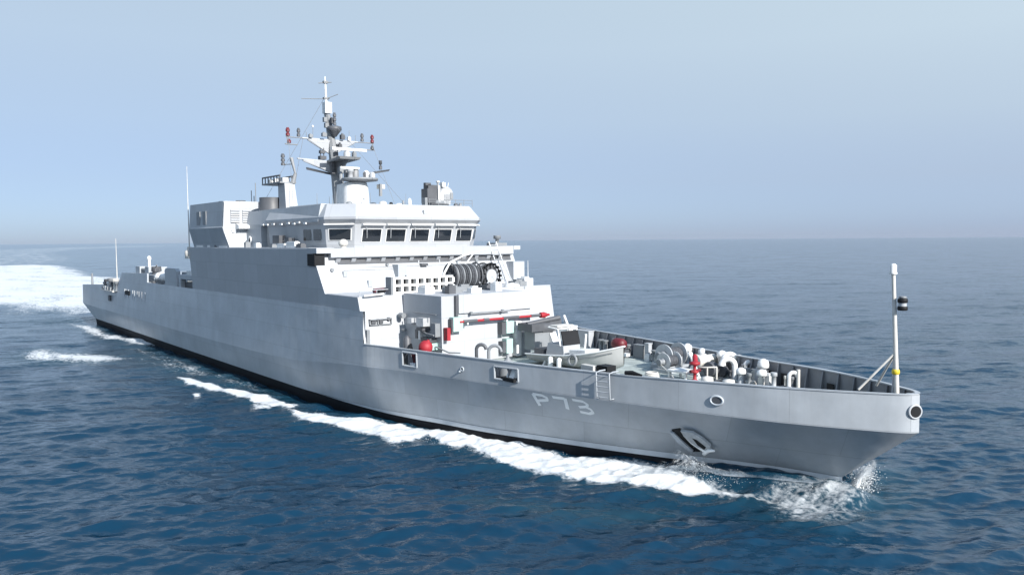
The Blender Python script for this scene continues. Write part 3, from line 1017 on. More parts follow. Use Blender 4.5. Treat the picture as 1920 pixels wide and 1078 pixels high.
g.loft([[(ax_(15.8)+.3, -.2, 15.8), (ax_(15.8)+.5, 0, 15.8), (ax_(15.8)+.3, .2, 15.8)], [(ax_(17.1)+.3, -.4, 17.12), (-43.6, 0, 17.26), (ax_(17.1)+.3, .4, 17.12)]])
g.build('radar_platform', 'mast_grey', MAST)
g = MB()
g.lathe((-43.9, 0, 17.46), [(.3, 0), (.28, .35), (.18, .5)], n=14)
g.build('radar_gearbox', 'house_grey', MAST)
g = MB()
g.loft([[(-43.95, -1.45, 17.98), (-43.7, -1.45, 17.98), (-43.7, -1.45, 18.2), (-43.95, -1.45, 18.2)], [(-43.95, 1.75, 17.98), (-43.7, 1.75, 17.98), (-43.7, 1.75, 18.2), (-43.95, 1.75, 18.2)]])
g.build('radar_scanner', 'white', MAST)
# navigation radar and gear on the lower platform
g = MB()
g.lathe((-42.6, -.4, 15.58), [(.22, 0), (.2, .5), (.3, .55), (.28, .75)], n=12)
g.build('radar_gearbox', 'house_grey', MAST)
g = MB()
g.loft([[(-42.7, -1.3, 16.35), (-42.5, -1.3, 16.35), (-42.5, -1.3, 16.52), (-42.7, -1.3, 16.52)], [(-42.7, .4, 16.35), (-42.5, .4, 16.35), (-42.5, .4, 16.52), (-42.7, .4, 16.52)]])
g.build('radar_scanner', 'white', MAST)
for (x, y, z, r, h, m_) in ((-42.3, .9, 15.58, .28, .7, 'white'), (-41.2, .2, 15.58, .12, .5, 'dark_grey'), (-42.9, .2, 15.58, .3, 1.0, 'mast_grey'), (-41.8, 1.2, 15.58, .25, .55, 'house_grey'), (-43.3, -.9, 15.4, .15, .8, 'mid_grey')):
    MB().lathe((x, y, z), [(r, 0), (r, h*.7), (r*.6, h*.9), (.03, h)], n=12).build('mast_fitting', m_, MAST)
g = MB()
g.tube([(-42.2, .6, 16.0), (-42.2, 2.6, 16.3)], .06, 6)
g.loft([[(-42.4, 1.5, 16.2), (-42.0, 1.5, 16.2), (-42.2, 1.5, 16.0)], [(-42.4, 3.0, 16.45), (-42.0, 3.0, 16.45), (-42.2, 3.0, 16.3)]])
g.build('lower_yard', 'mast_grey', MAST)
MB().lathe((-42.2, 2.2, 16.4), [(.14, 0), (.14, .3), (.08, .32), (.08, .42), (.14, .44), (.14, .75)], n=10).build('lamp_stack', 'dark_grey', MAST)
MB().cbox((-41.3, 1.7, 14.9), (.5, .5, .35)).build('horn', 'off_white', MAST)
MB().cbox((-41.0, 1.5, 14.6), (.2, .2, 1.0)).build('horn_stand', 'mast_grey', MAST)
# main yard with its gussets and outboard lanterns
zy, xy = 19.15, ax_(19.15)
g = MB()
g.tube([(xy, -2.7, zy), (xy, 2.5, zy)], .075, 8)
for s_ in (-1, 1):
    g.loft([[(xy+.25, .25*s_, zy-.05), (xy-.25, .25*s_, zy-.05), (xy-.1, .25*s_, zy-1.2), (xy+.1, .25*s_, zy-1.2)], [(xy+.12, 2.2*s_, zy-.04), (xy-.12, 2.2*s_, zy-.04), (xy-.04, 2.2*s_, zy-.16), (xy+.04, 2.2*s_, zy-.16)]])
g.build('main_yard', 'house_grey', MAST)
g = MB()
for s_ in (-1, 1):
    g.tube([(xy, 2.4*s_, zy), (xy, 4.1*s_, zy)], .045, 6)
    g.tube([(xy, 3.1*s_, zy-.6), (xy, 4.2*s_, zy-.6)], .05, 6)
    g.tube([(xy, 4.0*s_, zy-.6), (xy, 4.0*s_, zy+.1)], .04, 6)
g.build('yard_arm', 'mast_grey', MAST)
def lantern(x, y, z, m_, n_=2, r=.16):
    g = MB()
    for k in range(n_):
        g.lathe((x, y, z+k*.36), [(r, 0), (r, .22), (r*.65, .24), (r*.65, .34)], n=10)
    g.build('mast_lantern', m_, MAST)
lantern(xy, -3.95, zy+.08, 'dark_red', 2, .17)
lantern(xy, -3.85, zy-.5, 'dark_red', 1, .17)
lantern(xy, -3.0, zy+.1, 'dark_grey', 2, .15)
lantern(xy, 2.95, zy+.1, 'dark_grey', 2, .15)
lantern(xy, 3.95, zy+.05, 'dark_red', 2, .16)
lantern(xy, 3.95, zy-.55, 'dark_grey', 1, .16)
for y, h in ((-2.3, .55), (2.3, .6), (-1.7, 1.05), (1.7, .95)):
    MB().tube([(xy, y, zy), (xy, y, zy+h)], .022, 5).build('mast_aerial', 'mid_grey', MAST)
MB().lathe((xy, -1.7, zy+1.05), [(.02, -.1), (.12, 0), (.02, .12)], n=8).build('mast_ball', 'white', MAST)
# second yard to starboard with drooping wing
z2, x2 = 17.2, ax_(17.2)
g = MB()
g.tube([(x2, 0, z2+.02), (x2, -3.4, z2+.15)], .07, 8)
g.loft([[(x2+.3, -.4, z2+.0), (x2-.3, -.4, z2), (x2-.2, -.4, z2-.9), (x2+.2, -.4, z2-.9)], [(x2+.1, -2.9, z2+.08), (x2-.1, -2.9, z2+.08), (x2-.05, -2.9, z2-.05), (x2+.05, -2.9, z2-.05)]])
g.build('lower_yard', 'house_grey', MAST)
g = MB()
g.loft([[(x2+.15, -.4, z2-.95), (x2-.15, -.4, z2-.95), (x2, -.4, z2-1.1)], [(x2+.1, -2.6, z2-.55), (x2-.1, -2.6, z2-.55), (x2, -2.6, z2-.75)]])
g.build('yard_brace', 'dark_grey', MAST)
g = MB()
g.cbox((ax_(18)+.0, -1.05, 18.05), (.35, .45, .25))
g.cbox((ax_(18)+.0, -1.05, 17.55), (.5, .55, .3))
g.tube([(ax_(18), -1.2, 17.4), (ax_(18), -1.2, 18.4)], .04, 5)
g.tube([(ax_(18), -.9, 17.4), (ax_(18), -.9, 18.4)], .04, 5)
g.build('mast_cage', 'dark_grey', MAST)
# upper dark sensor cluster, white box, topmast
z3 = 20.3
g = MB()
g.lathe((ax_(z3)+.75, .1, z3-.4), [(.15, -.5), (.45, -.1), (.62, .1), (.6, .35), (.35, .42)], n=14)
g.cbox((ax_(z3)+.55, .05, z3+.5), (.35, .35, .5))
g.build('direction_finder', 'dark_grey', MAST)
lantern(ax_(z3)+.8, .1, z3+.1, 'dark_grey', 3, .15)
g = MB()
g.cbox((ax_(22.2)+.15, 0, 22.0), (.6, .62, .95))
g.build('aerial_box', 'white', MAST)
g = MB()
g.tube([(ax_(22)-.25, 0, 21.3), (ax_(22)-.25, 0, 22.5)], .14, 8)
g.tube([(ax_(22.2), 0, 22.4), (ax_(22.2)-.12, 0, 24.2), (ax_(22.2)-.15, 0, 24.75)], [.11, .08, .04], 8)
g.build('topmast', 'white', MAST)
g = MB()
xt = ax_(22.2)-.02
g.tube([(xt-.6, -2.0, 22.72), (xt, 0, 22.8), (xt+.9, .7, 23.15)], .035, 6)
g.tube([(xt-.3, -.55, 24.15), (xt+.2, .45, 24.25)], .04, 6)
g.cbox((xt, 0, 22.85), (.3, .5, .15))
g.cbox((xt-.08, 0, 24.25), (.3, .4, .2))
g.build('crosstree', 'mast_grey', MAST)
for (y0, z0, x1, y1, z1) in ((-3.9, zy, -44.0, -4.8, 13.1), (-2.6, zy, -47.5, -3.6, 13.1), (3.9, zy, -44.0, 4.8, 13.1), (0.0, 23.0, -51.0, -4.5, 13.9), (0.0, 21.2, -36.4, 1.0, 13.3)):
    MB().tube([(xy if z0 == zy else ax_(z0), y0, z0), (x1, y1, z1)], .016, 5).build('rigging_wire', 'mid_grey', MAST)
for (x, y, z, dx, dy, dz, m_) in ((-46.3, -.9, 19.5, .3, .4, .3, 'mid_grey'), (-46.5, .9, 19.45, .35, .35, .4, 'dark_grey'), (-46.6, 1.6, 19.35, .2, .25, .3, 'white'), (-46.6, -2.0, 19.35, .25, .3, .25, 'mid_grey'), (-45.2, .7, 17.75, .4, .4, .5, 'house_grey'), (-44.6, -.7, 17.7, .35, .3, .35, 'dark_grey'), (-43.6, .5, 17.65, .3, .3, .4, 'mid_grey'), (-44.6, -.2, 16.4, .5, .5, .5, 'mid_grey'), (-43.6, -.1, 16.0, .4, .6, .7, 'mast_grey'), (-44.0, .6, 15.6, .5, .4, .8, 'mid_grey'), (-45.4, -.6, 16.6, .3, .3, .9, 'dark_grey'), (-45.8, .3, 18.5, .3, .3, .5, 'dark_grey')):
    g = MB()
    g.cbox((x, y, z), (dx, dy, dz))
    g.cbox((x, y, z+dz*.62), (dx*.5, dy*.5, dz*.25))
    g.build('mast_fitting', m_, MAST)
for z, y in ((20.9, -.45), (20.4, -.4), (19.8, .35), (18.6, .4)):
    MB().cbox((ax_(z)+.25, y, z), (.3, .3, .4)).build('mast_fitting', 'mid_grey', MAST)

# ------------------------------------------------------------------ funnels
for s_ in (-1, 1):
    g = MB()
    def sec(x, dz=0):
        return [(x, s_*a, z) for a, z in ((5.0, 9.98), (8.05, 9.98), (8.5, 11.65), (8.45, 11.75), (8.3, 13.86), (5.0, 13.86))]
    A = sec(-59.25)
    B = [(-50.1 - (.12 if z > 11.7 else 0) + (.4 if z < 10.5 else 0), y, z) for _, y, z in sec(0)]
    g.loft([A, B])
    FN = g.build('funnel', 'house_grey' if False else 'ship_grey', SHIP)
    g = MB()
    g.loft([[(-50.06, y, z) for _, y, z in sec(0)], [(-50.0, y, z) for _, y, z in sec(0)]])
    g.build('funnel_front', 'house_grey', FN)
    for (a0, a1, z0, z1) in ((7.05, 7.8, 12.05, 13.2), (6.1, 6.8, 12.05, 13.2), (7.0, 7.75, 10.3, 11.4), (6.15, 6.8, 10.3, 11.4)):
        lv = MB()
        y0, y1 = sorted((s_*a0, s_*a1))
        lv.box(-49.99, -49.965, y0, y1, z0, z1)
        lv = lv.build('louvre', 'mid_grey', FN)
        bl = MB()
        for k in range(6):
            zz_ = z0 + (z1-z0)*(k+.2)/6
            bl.prism_y([(-49.96, zz_), (-49.86, zz_-.02), (-49.96, zz_+.13)], y0, y1)
        bl.build('louvre_blade', 'house_grey', lv)
    g = MB()
    y0, y1 = sorted((s_*6.2, s_*7.4))
    g.prism_y([(-49.99, 11.5), (-49.2, 11.55), (-49.2, 11.8), (-49.99, 12.0)], y0, y1)
    g.build('cowl', 'white', FN)
    g = MB()
    for x0, x1 in ((-57.0, -56.1), (-55.3, -54.4)):
        yy = s_*8.42
        g.box(x0, x1, yy-.04, yy+.04, 11.95, 13.15)
    g.build('side_vent', 'mid_grey', FN)
    g = MB()
    for x, y in ((-57, 6.0), (-54.5, 6.8), (-52.5, 6.0)):
        g.lathe((x, s_*y, 13.8), [(.42, 0), (.42, .25), (.35, .25), (.35, .0)], n=14)
    g.build('exhaust_pipe', 'dark_grey', FN)
    for x, h in ((-51.5, 1.0), (-50.9, .5), (-50.5, 1.6)):
        MB().tube([(x, s_*5.4, 13.8), (x, s_*5.4, 13.9+h)], .04, 5).build('funnel_aerial', 'mid_grey', FN)

# ------------------------------------------------------------------ stern gear
g = MB()
g.lathe((-64.8, -7.4, 6.0), [(.5, 0), (.5, .3), (.28, .35), (.24, 1.5)], n=14)
g.build('crane_post', 'ship_grey', SHIP)
g = MB()
g.prism_y([(-68.1, 6.12), (-64.0, 6.12), (-64.05, 7.6), (-64.5, 7.85), (-67.7, 7.85), (-68.15, 7.6)], -8.38, -8.0)
g.build('side_screen', 'ship_grey', SHIP)
g = MB()
g.prism_y([(-63.6, 6.12), (-63.0, 6.12), (-63.0, 6.9), (-59.3, 6.9), (-59.3, 6.12), (-58.9, 6.12), (-58.9, 7.3), (-63.6, 7.3)], -8.3, -7.8)
g.build('side_frame', 'ship_grey', SHIP)
g = MB()
g.box(-63.4, -59.4, -7.6, -4.5, 6.7, 7.65)
g.build('workshop_box', 'white', SHIP)
g = MB()
g.box(-63.0, -60.0, -7.9, -6.0, 5.1, 6.6)
g.build('boat_bay', 'dark_grey', SHIP)
for i, (x, y) in enumerate(((-73.2, -7.5), (-71.4, -7.5), (-69.6, -7.5))):
    lr = thing('life_raft', (x, y, 6.2), ['white life raft canister on the stern rail, aftmost of three', 'white life raft canister on the stern rail, middle one of three', 'white life raft canister on the stern rail, next to the grey screen'][i], 'life raft', 'life raft canisters on the stern')
    g = MB()
    g.lathe((x-.75, y, 6.75), [(.05, 0), (.42, .06), (.46, .2), (.46, .7), (.5, .71), (.5, .79), (.46, .8), (.46, 1.3), (.42, 1.44), (.05, 1.5)], (1, 0, 0), 16)
    g.build('canister', 'white', lr)
    g = MB()
    for dx in (-.4, .4):
        g.box(x+dx-.08, x+dx+.08, y-.5, y+.5, 5.05, 6.4)
    g.build('cradle', 'mid_grey', lr)
for (x, y, dx, dy, z0, z1, m_) in ((-74.0, -7.9, .6, .5, 5.1, 6.3, 'dark_grey'), (-71.8, -8.0, .5, .4, 5.1, 6.2, 'mid_grey'), (-70.2, -8.0, .6, .4, 5.1, 6.1, 'dark_grey'), (-68.8, -8.0, .5, .4, 5.1, 6.3, 'mid_grey'), (-60.1, -7.6, .3, .3, 6.9, 8.0, 'dark_grey')):
    MB().box(x-dx/2, x+dx/2, y-dy/2, y+dy/2, z0, z1).build('stern_locker', m_, SHIP)
# lattice box and light mast on the after house
g = MB()
for x0, x1, m_ in ((-84.8, -82.9, 0), (-80.6, -79.0, 0)):
    g.box(x0, x1, -7.2, -5.2, 6.86, 7.65)
g.box(-82.9, -80.6, -7.0, -5.4, 6.86, 7.5)
g.build('gear_locker', 'ship_grey', SHIP)
g = MB()
for x in np.linspace(-82.6, -80.9, 6):
    g.box(x-.05, x+.05, -7.08, -7.02, 6.9, 7.5)
g.build('locker_grille', 'mid_grey', SHIP)
g = MB()
g.tube([(-81.8, -6.4, 7.4), (-81.8, -6.4, 8.5)], .16, 8)
g.lathe((-81.8, -6.4, 8.4), [(.16, 0), (.25, .1), (.2, .4), (.02, .5)], n=10)
g.build('stern_light', 'white', SHIP)
g = MB()
g.lathe((-77.3, -6.8, 6.86), [(.5, 0), (.4, .3), (.55, .4), (.5, .9)], n=12)
g.box(-77.9, -76.8, -7.1, -6.5, 7.2, 7.6)
g.tube([(-77.3, -6.8, 7.6), (-76.4, -7.0, 7.95)], .06, 6)
g.build('gun_mount', 'dark_grey', SHIP)
# mooring gear in the notch, side opening, flagstaff
for (x, r, h, m_) in ((-95.4, .35, .9, 'mid_grey'), (-94.3, .45, 1.3, 'dark_grey'), (-93.1, .4, 1.0, 'white'), (-92.0, .5, 1.5, 'mid_grey'), (-90.9, .4, 1.1, 'dark_grey'), (-89.9, .42, 1.5, 'off_white'), (-88.9, .4, 1.2, 'mid_grey')):
    MB().lathe((x, -8.35, 4.55), [(r, 0), (r*.7, .15), (r*.7, h*.7), (r, h*.75), (r*.9, h)], n=12).build('mooring_bollard', m_, SHIP)
g = MB()
g.box(-95.8, -89.0, -8.95, -8.42, 4.42, 4.54)
g.build('mooring_sponson', 'off_white', SHIP)
for x in (-94.8, -92.6, -91.0):
    MB().cbox((x, -8.72, 4.75), (.9, .3, .42)).build('mooring_chock', 'mid_grey', SHIP)
MB().cbox((-93.4, -8.75, 4.78), (.7, .3, .48)).build('mooring_chock', 'white', SHIP)
MB().box(-92.5, -91.6, -8.75, -8.42, 3.2, 3.9).build('sponson_foot', 'dark_grey', SHIP)
MB().box(-84.4, -82.3, -8.56, -8.3, 4.35, 4.85).build('mooring_port', 'black', SHIP)
g = MB()
for x in (-84.8, -84.2, -83.0, -81.0, -80.2, -79.0, -78.2, -77.0, -75.6):
    g.box(x-.05, x+.05, -8.535, -8.35, 3.4, 5.0)
g.build('hull_rib', 'hull_grey', HULL)
MB().tube([(-107.5, -7.6, 4.0), (-107.5, -7.6, 6.2)], [.16, .12], 8).build('stern_bitt', 'mid_grey', SHIP)
g = MB()
g.tube([(-95.3, -7.0, 4.4), (-95.3, -7.0, 11.0)], [.08, .03], 6)
g.build('whip_aerial', 'off_white', SHIP)
g = MB()
g.tube([(-59.9, -8.3, 9.9), (-60.1, -8.25, 17.5)], [.065, .02], 6)
g.build('whip_aerial', 'off_white', SHIP)
g = MB()
g.lathe((-59.9, -8.3, 9.0), [(.3, 0), (.42, .2), (.42, .6), (.2, .75), (.2, 1.0)], n=12)
g.box(-60.4, -59.2, -8.6, -8.0, 8.9, 9.1)
g.build('aerial_base', 'off_white', SHIP)

# ------------------------------------------------------------------ foredeck gear
D = 3.0
def winch(x, y, s, rope='rope'):
    g = MB()
    g.box(x-.7*s, x+.7*s, y-.9*s, y+.9*s, D, D+.25*s)
    W = g.build('mooring_winch', 'ship_grey', SHIP)
    g = MB()
    g.lathe((x, y-.55*s, D+.75*s), [(.38*s, 0), (.38*s, 1.1*s)], (0, 1, 0), 18)
    g.build('winch_drum', rope, W)
    for yy in (-.62, .58):
        g = MB()
        g.lathe((x, y+yy*s, D+.75*s), [(.62*s, 0), (.62*s, .07*s)], (0, 1, 0), 22)
        g.build('drum_cheek', 'steel', W)
    g = MB()
    g.box(x-.3*s, x+.3*s, y+.75*s, y+1.1*s, D+.25*s, D+1.0*s)
    g.lathe((x, y-1.1*s, D+.75*s), [(.2*s, 0), (.26*s, .05*s), (.16*s, .25*s), (.26*s, .42*s)], (0, 1, 0), 14)
    g.build('winch_motor', 'mid_grey', W)
    return W
winch(-12.4, 4.2, 1.05)
winch(-11.7, 3.2, .8)
def mushroom(x, y, r, h, cap='white', post='house_grey'):
    g = MB()
    g.lathe((x, y, D), [(r*1.5, 0), (r*1.5, .06), (r, .08), (r, h*.72)], n=14)
    V = g.build('mushroom_vent', post, SHIP)
    g = MB()
    g.lathe((x, y, D+h*.68), [(r*.8, 0), (r*1.75, .02), (r*1.8, h*.12), (r*1.6, h*.26), (r*.6, h*.34), (.02, h*.35)], n=16)
    g.build('vent_cap', cap, V)
mushroom(-12.0, 5.15, .15, 1.35)
mushroom(-5.7, 3.3, .16, 1.35)
mushroom(-6.3, 2.3, .14, .95)
mushroom(-5.3, 2.6, .14, .95)
mushroom(-10.9, 5.1, .13, 1.2)
def gooseneck(x, y, r, h, d, m_='white', name='gooseneck_vent'):
    g = MB()
    R2 = abs(d)/2
    s_ = 1 if d > 0 else -1
    pts = [(x, y, D), (x, y, D+h-R2)] + [(x + s_*(R2 - R2*math.cos(t))*.7, y + s_*(R2-R2*math.cos(t))*.7, D+h-R2+R2*math.sin(t)) for t in np.linspace(.2, math.pi, 9)]
    g.tube(pts, r, 10)
    g.build(name, m_, SHIP)
gooseneck(-8.8, 4.2, .15, 1.2, .7)
gooseneck(-7.9, 4.0, .15, 1.05, -.7)
gooseneck(-7.4, 4.2, .13, .95, .5)
gooseneck(-8.3, 4.5, .11, 1.1, .45, 'off_white')
gooseneck(-3.9, 2.75, .10, .98, .4)
gooseneck(-18.3, -5.3, .10, 1.62, .55, 'dark_grey')
gooseneck(-17.3, -5.2, .09, 1.66, .7, 'mid_grey')
# windlass cluster
g = MB()
g.box(-10.4, -9.0, 3.4, 4.9, D, D+.25)
WL = g.build('windlass', 'mid_grey', SHIP)
g = MB()
g.lathe((-9.9, 3.3, D+.75), [(.3, 0), (.42, .05), (.25, .3), (.42, .55), (.42, .65), (.3, .7), (.3, 1.6)], (0, 1, 0), 18)
g.build('windlass_drum', 'off_white', WL)
g = MB()
g.lathe((-9.3, 4.75, D), [(.22, 0), (.22, .9), (.28, .95), (.28, 1.2), (.05, 1.3)], n=14)
g.build('windlass_motor', 'white', WL)
g = MB()
g.lathe((-9.0, 3.2, D+.45), [(.38, 0), (.42, .1), (.3, .22), (.42, .34), (.38, .44)], (0, 1, 0), 16)
g.lathe((-8.7, 3.9, D+.3), [(.3, 0), (.3, .3)], (0, 1, 0), 14)
g.build('chain_wheel', 'dark_grey', WL)
g = MB()
g.tube([(-9.2, 2.7, D), (-9.7, 2.7, D+1.05), (-9.9, 2.8, D+1.15)], .09, 8)
g.lathe((-9.9, 2.8, D+1.1), [(.05, 0), (.16, .06), (.13, .2), (.02, .26)], n=10)
g.build('brake_lever', 'white', WL)
# red hydrant in front of a white bench
g = MB()
g.lathe((-8.5, 1.45, D), [(.18, 0), (.16, .18), (.08, .22), (.08, .5), (.2, .53), (.2, .62), (.08, .66), (.08, .92), (.26, .96), (.27, 1.08), (.1, 1.12)], n=12)
HY = g.build('hydrant', 'red', SHIP)
MB().tube([(-8.5, 1.1, D+.62), (-8.5, 1.85, D+.62)], .09, 8).build('hydrant_branch', 'dark_red', HY)
MB().tube([(-8.7, 1.75, D+.9), (-9.1, 2.2, D+1.25)], .14, 8).build('hydrant_valve', 'red', HY)
g = MB()
g.box(-10.2, -8.9, 1.25, 2.35, D+.42, D+.52)
for x in (-10.1, -9.0):
    for y in (1.35, 2.25):
        g.box(x-.05, x+.05, y-.05, y+.05, D, D+.419)
g.build('deck_table', 'white', SHIP)
g = MB()
for x, y in ((-8.1, 1.95), (-7.85, 2.4)):
    g.tube([(x, y, D), (x, y, D+.8)], .045, 6)
g.tube([(-8.6, 1.95, D+.75), (-8.1, 1.95, D+.8), (-7.85, 2.4, D+.8)], .045, 6)
g.build('deck_frame', 'off_white', SHIP)
# coils, chain and small fittings scattered over the foredeck
rr = random.Random(3)
def coil(x, y, r, m_):
    g = MB()
    for k in range(4):
        g.ring((x+rr.uniform(-.03, .03), y+rr.uniform(-.03, .03), D+.05+.07*k), (0, 0, 1), r*(1-.06*k), .045, 18, 6)
    g.build('rope_coil', m_, SHIP)
for x, y, r, m_ in ((-11.0, 1.0, .38, 'off_white'), (-7.0, 1.6, .34, 'rope'), (-13.2, 3.9, .3, 'off_white'), (-9.2, .2, .36, 'rope'), (-6.0, 2.7, .26, 'off_white'), (-16.3, 3.6, .34, 'rope'), (-19.0, 4.2, .3, 'off_white')):
    coil(x, y, r, m_)
for i in range(34):
    x = rr.uniform(-19.5, -3.6)
    edge = b_kn(x) - .55
    y = edge - abs(rr.gauss(0, .55))
    if y < .3:
        continue
    w, h = rr.uniform(.14, .42), rr.uniform(.25, .95)
    m_ = rr.choice(('white', 'mid_grey', 'dark_grey', 'house_grey', 'off_white', 'mid_grey'))
    g = MB()
    if rr.random() < .5:
        g.box(x-w/2, x+w/2, y-w*.4, y+w*.4, D, D+h)
        g.box(x-w*.35, x+w*.35, y-w*.28, y+w*.28, D+h, D+h+.09)
    else:
        g.lathe((x, y, D), [(w*.5, 0), (w*.5, .05), (w*.3, .07), (w*.3, h*.8), (w*.45, h*.82), (w*.4, h)], n=10)
    g.build('deck_fitting', m_, SHIP)
g = MB()
for y0, x1 in ((1.6, .6), (2.2, -.2)):
    g.tube([(-8.8, y0+1.2, D+.1), (-6.5, y0+.5, D+.07), (-4.5, y0-.2, D+.06), (-3.2, y0-.5, D+.05)], .06, 6)
g.build('anchor_chain', 'dark_grey', SHIP)
g = MB()
g.tube([(-12.4, 3.0, D+.5), (-9.8, 1.2, D+.25), (-7.5, -1.0, D+.15), (-6.8, -3.6, D+.6)], .045, 6)
g.build('mooring_line', 'off_white', SHIP)
# post, port openings and bitts
MB().tube([(-3.0, 2.1, D), (-3.0, 2.1, D+1.3)], .085, 8).build('fairlead_post', 'off_white', SHIP)
for x0, x1 in ((-5.9, -5.05), (-4.85, -4.1), (-1.9, -1.5)):
    g = MB()
    y = b_kn(.5*(x0+x1)) - .16
    ya, yb = b_kn(x0)-.17, b_kn(x1)-.17
    g.loft([[(x0, ya, D+.1), (x0, ya-.05, D+.1), (x0, ya-.05, D+.75), (x0, ya, D+.75)], [(x1, yb, D+.1), (x1, yb-.05, D+.1), (x1, yb-.05, D+.75), (x1, yb, D+.75)]])
    g.build('mooring_port', 'black', BUL)
for (x, y) in ((-6.9, 3.6), (-6.5, 3.8), (-14.6, 5.3), (-14.1, 5.2), (-17.5, 6.0), (-20.5, 6.6), (-20.0, 6.5)):
    MB().lathe((x, y, D), [(.2, 0), (.16, .05), (.16, .6), (.22, .63), (.22, .72)], n=12).build('bollard', 'mid_grey', SHIP)
for (x, y, dx, dy, h, m_) in ((-16.2, 5.75, .8, .4, .8, 'mid_grey'), (-15.3, 5.5, .3, .3, 1.0, 'house_grey'), (-18.7, 6.3, .5, .4, .9, 'mid_grey'), (-22.5, 6.9, 1.5, .5, 1.1, 'house_grey'), (-24.2, 7.0, 1.2, .6, 1.3, 'white'), (-13.6, 5.1, .5, .5, .7, 'dark_grey'), (-10.2, 4.0, .5, .4, .5, 'dark_grey')):
    g = MB()
    g.box(x-dx/2, x+dx/2, y-dy/2, y+dy/2, D, D+h)
    g.box(x-dx/2-.03, x+dx/2+.03, y-dy/2-.03, y+dy/2+.03, D+h, D+h+.06)
    g.build('deck_locker', m_, SHIP)
# lashed gear just inside the starboard rail
g = MB()
g.lathe((-15.6, -5.2, D), [(.55, 0), (.5, .5), (.3, .95), (.1, 1.15), (.08, 1.35)], n=14)
g.build('covered_capstan', 'mid_grey', SHIP)
g = MB()
g.box(-16.6, -14.6, -5.5, -4.9, D, D+.75)
g.box(-14.5, -13.6, -5.0, -4.6, D, D+.8)
g.build('rope_bin', 'mast_grey', SHIP)
g = MB()
g.box(-9.75, -9.05, -4.35, -3.75, D, D+1.38)
g.build('rail_box', 'black', SHIP)
g = MB()
g.box(-10.7, -9.85, -4.5, -4.2, D+.9, D+1.32)
g.build('rail_box', 'off_white', SHIP)
g = MB()
g.tube([(-7.75, -4.48, 4.27), (-7.4, -4.38, 4.30), (-6.9, -4.28, 4.24)], [.10, .11, .04], 8)
g.build('rail_cleat', 'black', BUL)
MB().lathe((-4.1, -3.2, D), [(.2, 0), (.2, 1.2), (.28, 1.22), (.25, 1.4), (.02, 1.45)], n=12).build('deck_vent', 'off_white', SHIP)
MB().lathe((-3.2, -2.9, D), [(.2, 0), (.2, 1.15), (.28, 1.17), (.25, 1.36), (.02, 1.4)], n=12).build('deck_vent', 'off_white', SHIP)
# deck crane between the block and the boat
g = MB()
g.lathe((-20.4, 1.4, D), [(.55, 0), (.5, .3), (.42, .35), (.42, 1.4)], n=16)
CR = g.build('deck_crane', 'ship_grey', SHIP)
MB().box(-20.9, -19.9, .3, 1.5, D+.6, D+1.75).build('crane_cab', 'mid_grey', CR)
g = MB()
g.box(-21.1, -19.7, -.1, .9, D+1.78, D+2.25)
g.lathe((-20.2, .9, D+1.9), [(.4, 0), (.4, .9)], (0, 1, 0), 12)
g.box(-20.9, -20.0, 1.6, 2.6, D+1.7, D+2.4)
g.tube([(-20.3, .0, D+2.2), (-20.0, 2.4, D+2.5)], .16, 8)
g.build('crane_engine', 'dark_grey', CR)
g = MB()
g.loft([[(-20.4, 1.8, D+.5), (-19.6, 1.8, D+.5), (-19.6, 2.3, D+.5), (-20.4, 2.3, D+.5)], [(-20.8, 1.6, D+1.6), (-20.0, 1.6, D+1.6), (-20.0, 2.1, D+1.6), (-20.8, 2.1, D+1.6)]])
g.build('crane_step', 'white', CR)
g = MB()
g.tube([(-20.2, 3.0, 5.55), (-18.4, 2.3, 3.9)], .09, 8)
g.tube([(-20.2, 3.0, 5.55), (-20.0, 3.7, 3.0)], .09, 8)
g.build('boat_davit', 'white', SHIP)
# jackstaff
g = MB()
jx = 2.62
g.tube([(jx, 0, D), (jx-.02, 0, 4.4), (jx-.24, 0, 9.0)], [.10, .10, .075], 10)
JS = g.build('jackstaff', 'off_white', SHIP)
MB().lathe((jx-.25, 0, 8.95), [(.14, 0), (.16, .05), (.13, .1), (.13, .36), (.06, .42)], n=12).build('jackstaff_light', 'white', JS)
g = MB()
for z in (7.55, 7.85):
    g.lathe((jx+.12, .05, z), [(.17, 0), (.19, .04), (.19, .12), (.17, .16)], n=14)
g.build('bow_lantern', 'black', JS)
MB().lathe((jx+.12, .05, 7.715), [(.15, 0), (.15, .13)], n=14).build('lantern_glass', 'house_grey', JS)
MB().lathe((jx+.12, .05, 8.01), [(.1, 0), (.17, .05), (.1, .1)], n=14).build('lantern_cap', 'mid_grey', JS)
g = MB()
g.tube([(jx-.08, 0, 5.9), (jx-1.2, -.72, 4.34)], .05, 8)
g.tube([(jx-.08, 0, 5.9), (jx-1.2, .72, 4.34)], .05, 8)
g.build('jackstaff_brace', 'off_white', JS)
MB().tube([(jx-.2, 0, D), (jx-.13, 0, 7.6)], .035, 6).build('cable_pipe', 'steel', JS)
MB().lathe((jx-.07, 0, 5.02), [(.12, 0), (.15, .04), (.15, .16), (.12, .2)], n=12).build('staff_clamp', 'yellow', JS)

